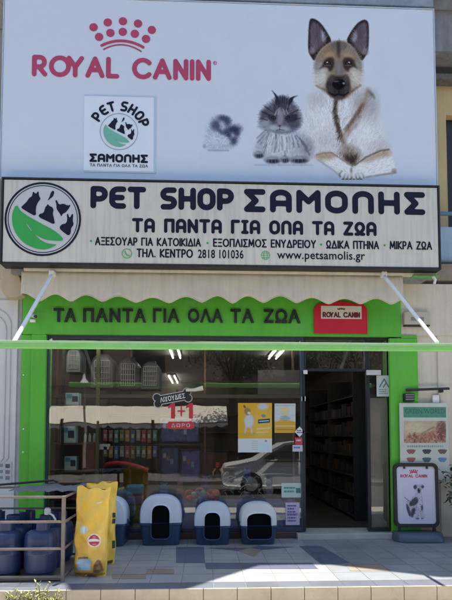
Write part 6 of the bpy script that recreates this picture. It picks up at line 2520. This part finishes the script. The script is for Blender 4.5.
m_weed = mat('weed_leaf', (.20, .23, .055), .6, .35, 20)
m_weed2 = mat('weed_dry', (.40, .36, .15), .7, .3, 20)
m_stem = mat('weed_stem', (.16, .16, .06), .7, .2)
for i, (px_, top, sp, lab) in enumerate(((13, 590, .10, 'small sunlit weed at the left end of the kerb'), (26, 587, .11, 'yellow green weed in front of the kerb, left of the tallest one'), (40, 583, .15, 'tallest yellow green weed growing against the porch kerb'), (52, 588, .10, 'low weed just right of the tallest one by the kerb'))):
    Yw = -2.42
    base = at(px_, 604, Yw)
    base.z = -.184
    ht = at(px_, top, Yw).z - base.z
    t = thing('weed', base, lab, 'weed', 'weeds growing along the kerb')
    st, b = MB(), MB()
    for k_ in range(16):
        a = random.uniform(0, 6.28)
        tip = base + Vector((math.cos(a) * sp * random.uniform(.2, 1), math.sin(a) * sp * .6 * random.random(), ht * random.uniform(.55, 1)))
        mid = (base + tip) / 2 + Vector((0, 0, ht * .12))
        st.tube([base, mid, tip], [.004, .003, .0015], 5, cap=False)
        for q in range(9):
            u = random.uniform(.3, 1)
            pt = base.lerp(mid, u * 2) if u < .5 else mid.lerp(tip, u * 2 - 1)
            dv = Vector((random.uniform(-1, 1), random.uniform(-1, 1), random.uniform(-.1, .9)))
            leaf_faces(b, pt, dv, random.uniform(.018, .045), random.uniform(.004, .010), int(random.random() < .35))
    build('stems', st, m_stem, t, smooth=True, fix=False)
    build('foliage', b, [m_weed, m_weed2], t, fix=False)

pp = thing('potted_plant', (at(469, 530, -.35).x, -.35, 0), 'dark leafy plant in a pot at the right end of the porch', 'plant')
cx = at(469, 530, -.35).x
b = MB()
b.lathe([(.13, 0), (.17, .28), (.185, .285), (.185, .32), (.165, .32), (.155, .27)], (cx, -.35, 0), 28)
build('pot', b, mat('clay_pot', (.30, .14, .08), .8, .15, 6), pp, smooth=35)
b, st = MB(), MB()
zt_ = at(450, 466, -.35).z
for k_ in range(46):
    a = random.uniform(0, 6.28)
    tip = Vector((cx + math.cos(a) * random.uniform(.05, .30), -.35 + math.sin(a) * .2, random.uniform(.55, zt_)))
    st.tube([(cx, -.35, .26), ((cx + tip.x) / 2, (-.35 + tip.y) / 2, tip.z * .75), tip], [.006, .005, .002], 5, cap=False)
    for q in range(9):
        dv = Vector((random.uniform(-1, 1), random.uniform(-1, 1), random.uniform(-.5, .5)))
        leaf_faces(b, tip + Vector((random.uniform(-.05, .05), random.uniform(-.05, .05), random.uniform(-.12, .02))), dv, random.uniform(.05, .10), random.uniform(.012, .022))
build('foliage', b, mat('dark_leaf', (.020, .045, .018), .5, .3, 20), pp, fix=False)
build('stems', st, m_stem, pp, fix=False)

# ================================================================== across the street: tree, lamp, car
def tree(x, y, h, cr, label):
    t = thing('street_tree', (x, y, -.2), label, 'tree')
    b = MB()
    b.tube([(x, y, -.25), (x + .03, y, 1), (x - .04, y + .05, h * .5), (x, y, h * .72)], [.17, .14, .12, .07], 12)
    rs_ = random.Random(4)
    for k_ in range(9):
        a = k_ * .7
        b.tube([(x, y, h * .45 + .1 * k_), (x + math.cos(a) * cr * .4, y + math.sin(a) * cr * .4, h * .62 + .1 * k_), (x + math.cos(a) * cr * .8, y + math.sin(a) * cr * .8, h * .72 + .14 * k_)], [.06, .04, .015], 6)
    build('trunk', b, mat('bark', (.07, .05, .035), .9, .3, 6, .5, 30), t, smooth=True, fix=False)
    b = MB()
    for k_ in range(70):
        a, u = rs_.uniform(0, 6.28), rs_.uniform(0, 1) ** .5
        c = Vector((x + math.cos(a) * cr * u, y + math.sin(a) * cr * u, h * .75 + rs_.uniform(-1, 1) * h * .26 * (1 - u * u * .6)))
        for q in range(50):
            d_ = Vector((rs_.gauss(0, 1), rs_.gauss(0, 1), rs_.gauss(0, .8))) * .22
            leaf_faces(b, c + d_, Vector((rs_.uniform(-1, 1), rs_.uniform(-1, 1), rs_.uniform(-.8, .3))), .14, .035, int(rs_.random() < .3))
    build('crown', b, [mat('tree_leaf', (.035, .075, .02), .55, .3, 8), mat('tree_leaf_pale', (.07, .12, .03), .55, .3, 8)], t, fix=False)


v = at(233, 450, 12.6)
tree(v.x, -12.6, 6.2, 1.5, 'street tree with dark crown mirrored in the middle of the glass')
tree(5.6, -12.8, 6.0, 2.0, 'street tree mirrored toward the right of the shop glass')
v = at(85, 383, 11.4)
sp_ = thing('street_lamp', (v.x, -11.4, -.2), 'slim street lamp with bell shade mirrored in the left glass', 'street lamp')
b = MB()
b.tube([(v.x, -11.4, -.2), (v.x, -11.4, v.z)], [.06, .03], 10)
build('pole', b, mat('lamp_pole', (.45, .40, .33), .5), sp_, smooth=True)
b = MB()
b.lathe([(.17, v.z - .05), (.13, v.z + .05), (.06, v.z + .14), (.03, v.z + .3), (.0, v.z + .32)], (v.x, -11.4, 0), 16)
build('shade', b, m_white, sp_, smooth=35)

# the parked white van-like car
YC = 8.2
ca = at(255, 470, YC)
car = thing('parked_car', (ca.x + 1.2, -8.6, -.3), 'white car parked across the street, mirrored beside the doorway', 'car')
nose = ca.x - .95


def prof(s_):
    P = [(0, .30), (.0, .62), (.10, .80), (.95, .96), (1.75, 1.46), (2.1, 1.50), (3.1, 1.47), (3.75, 1.05), (4.05, .98), (4.1, .40), (4.0, .28), (.1, .24)]
    return [(nose + a, c - .3) for a, c in P]


b = MB()
q = prof(0)
rings = []
for y, s_ in ((-7.80, .0), (-7.75, 1), (-9.35, 1), (-9.40, 0)):
    ring = []
    for a, c in q:
        lean = max(0, c - .66) * .28
        yy_ = y - lean if y > -8.6 else y + lean
        k_ = 1 if s_ else .985
        ring.append(((a - nose - 2.05) * k_ + nose + 2.05, yy_, (c + .05) * k_ - .05))
    rings.append(ring)
b.loft(rings)
build('body', b, mat('car_white', (.74, .74, .73), .25, .03, 2), car, bevel=.03)
for pts in ([(1.12, .98), (1.80, 1.40), (2.15, 1.42), (2.15, .96)], [(2.22, .96), (2.22, 1.42), (3.0, 1.40), (3.5, 1.05)]):
    b = MB()
    vs = [(nose + a, -7.75 - max(0, c - .96) * .28 + .006, c - .3) for a, c in pts]
    b.add(vs, [tuple(range(len(vs)))])
    build('side_window', b, m_dark, car)
for dx in (.8, 3.25):
    wl = MB()
    wl.tube([(nose + dx, -7.95, 0.0), (nose + dx, -7.73, 0.0)], .31, 24)
    w_ = build('wheel', wl, m_black, car, smooth=35)
    wl = MB()
    wl.tube([(nose + dx, -7.80, 0.0), (nose + dx, -7.722, 0.0)], .19, 20)
    build('rim', wl, m_steel, w_, smooth=35)
b = MB()
b.box(nose + 1.28, nose + 1.45, -7.72, -7.60, .66, .80)
build('mirror', b, m_black, car, bevel=.02)
b = MB()
b.box(nose + .02, nose + .35, -7.86, -7.745, .36, .48)
build('headlight', b, m_steel, car, bevel=.02)
b = MB()
b.box(nose + 1.2, nose + 3.6, -7.748, -7.74, .60, .63)
build('trim_strip', b, m_black, car)

# tidy: the scratch text object is not part of the place
if _TXT is not None:
    c_ = _TXT.data
    bpy.data.objects.remove(_TXT)
    bpy.data.curves.remove(c_)
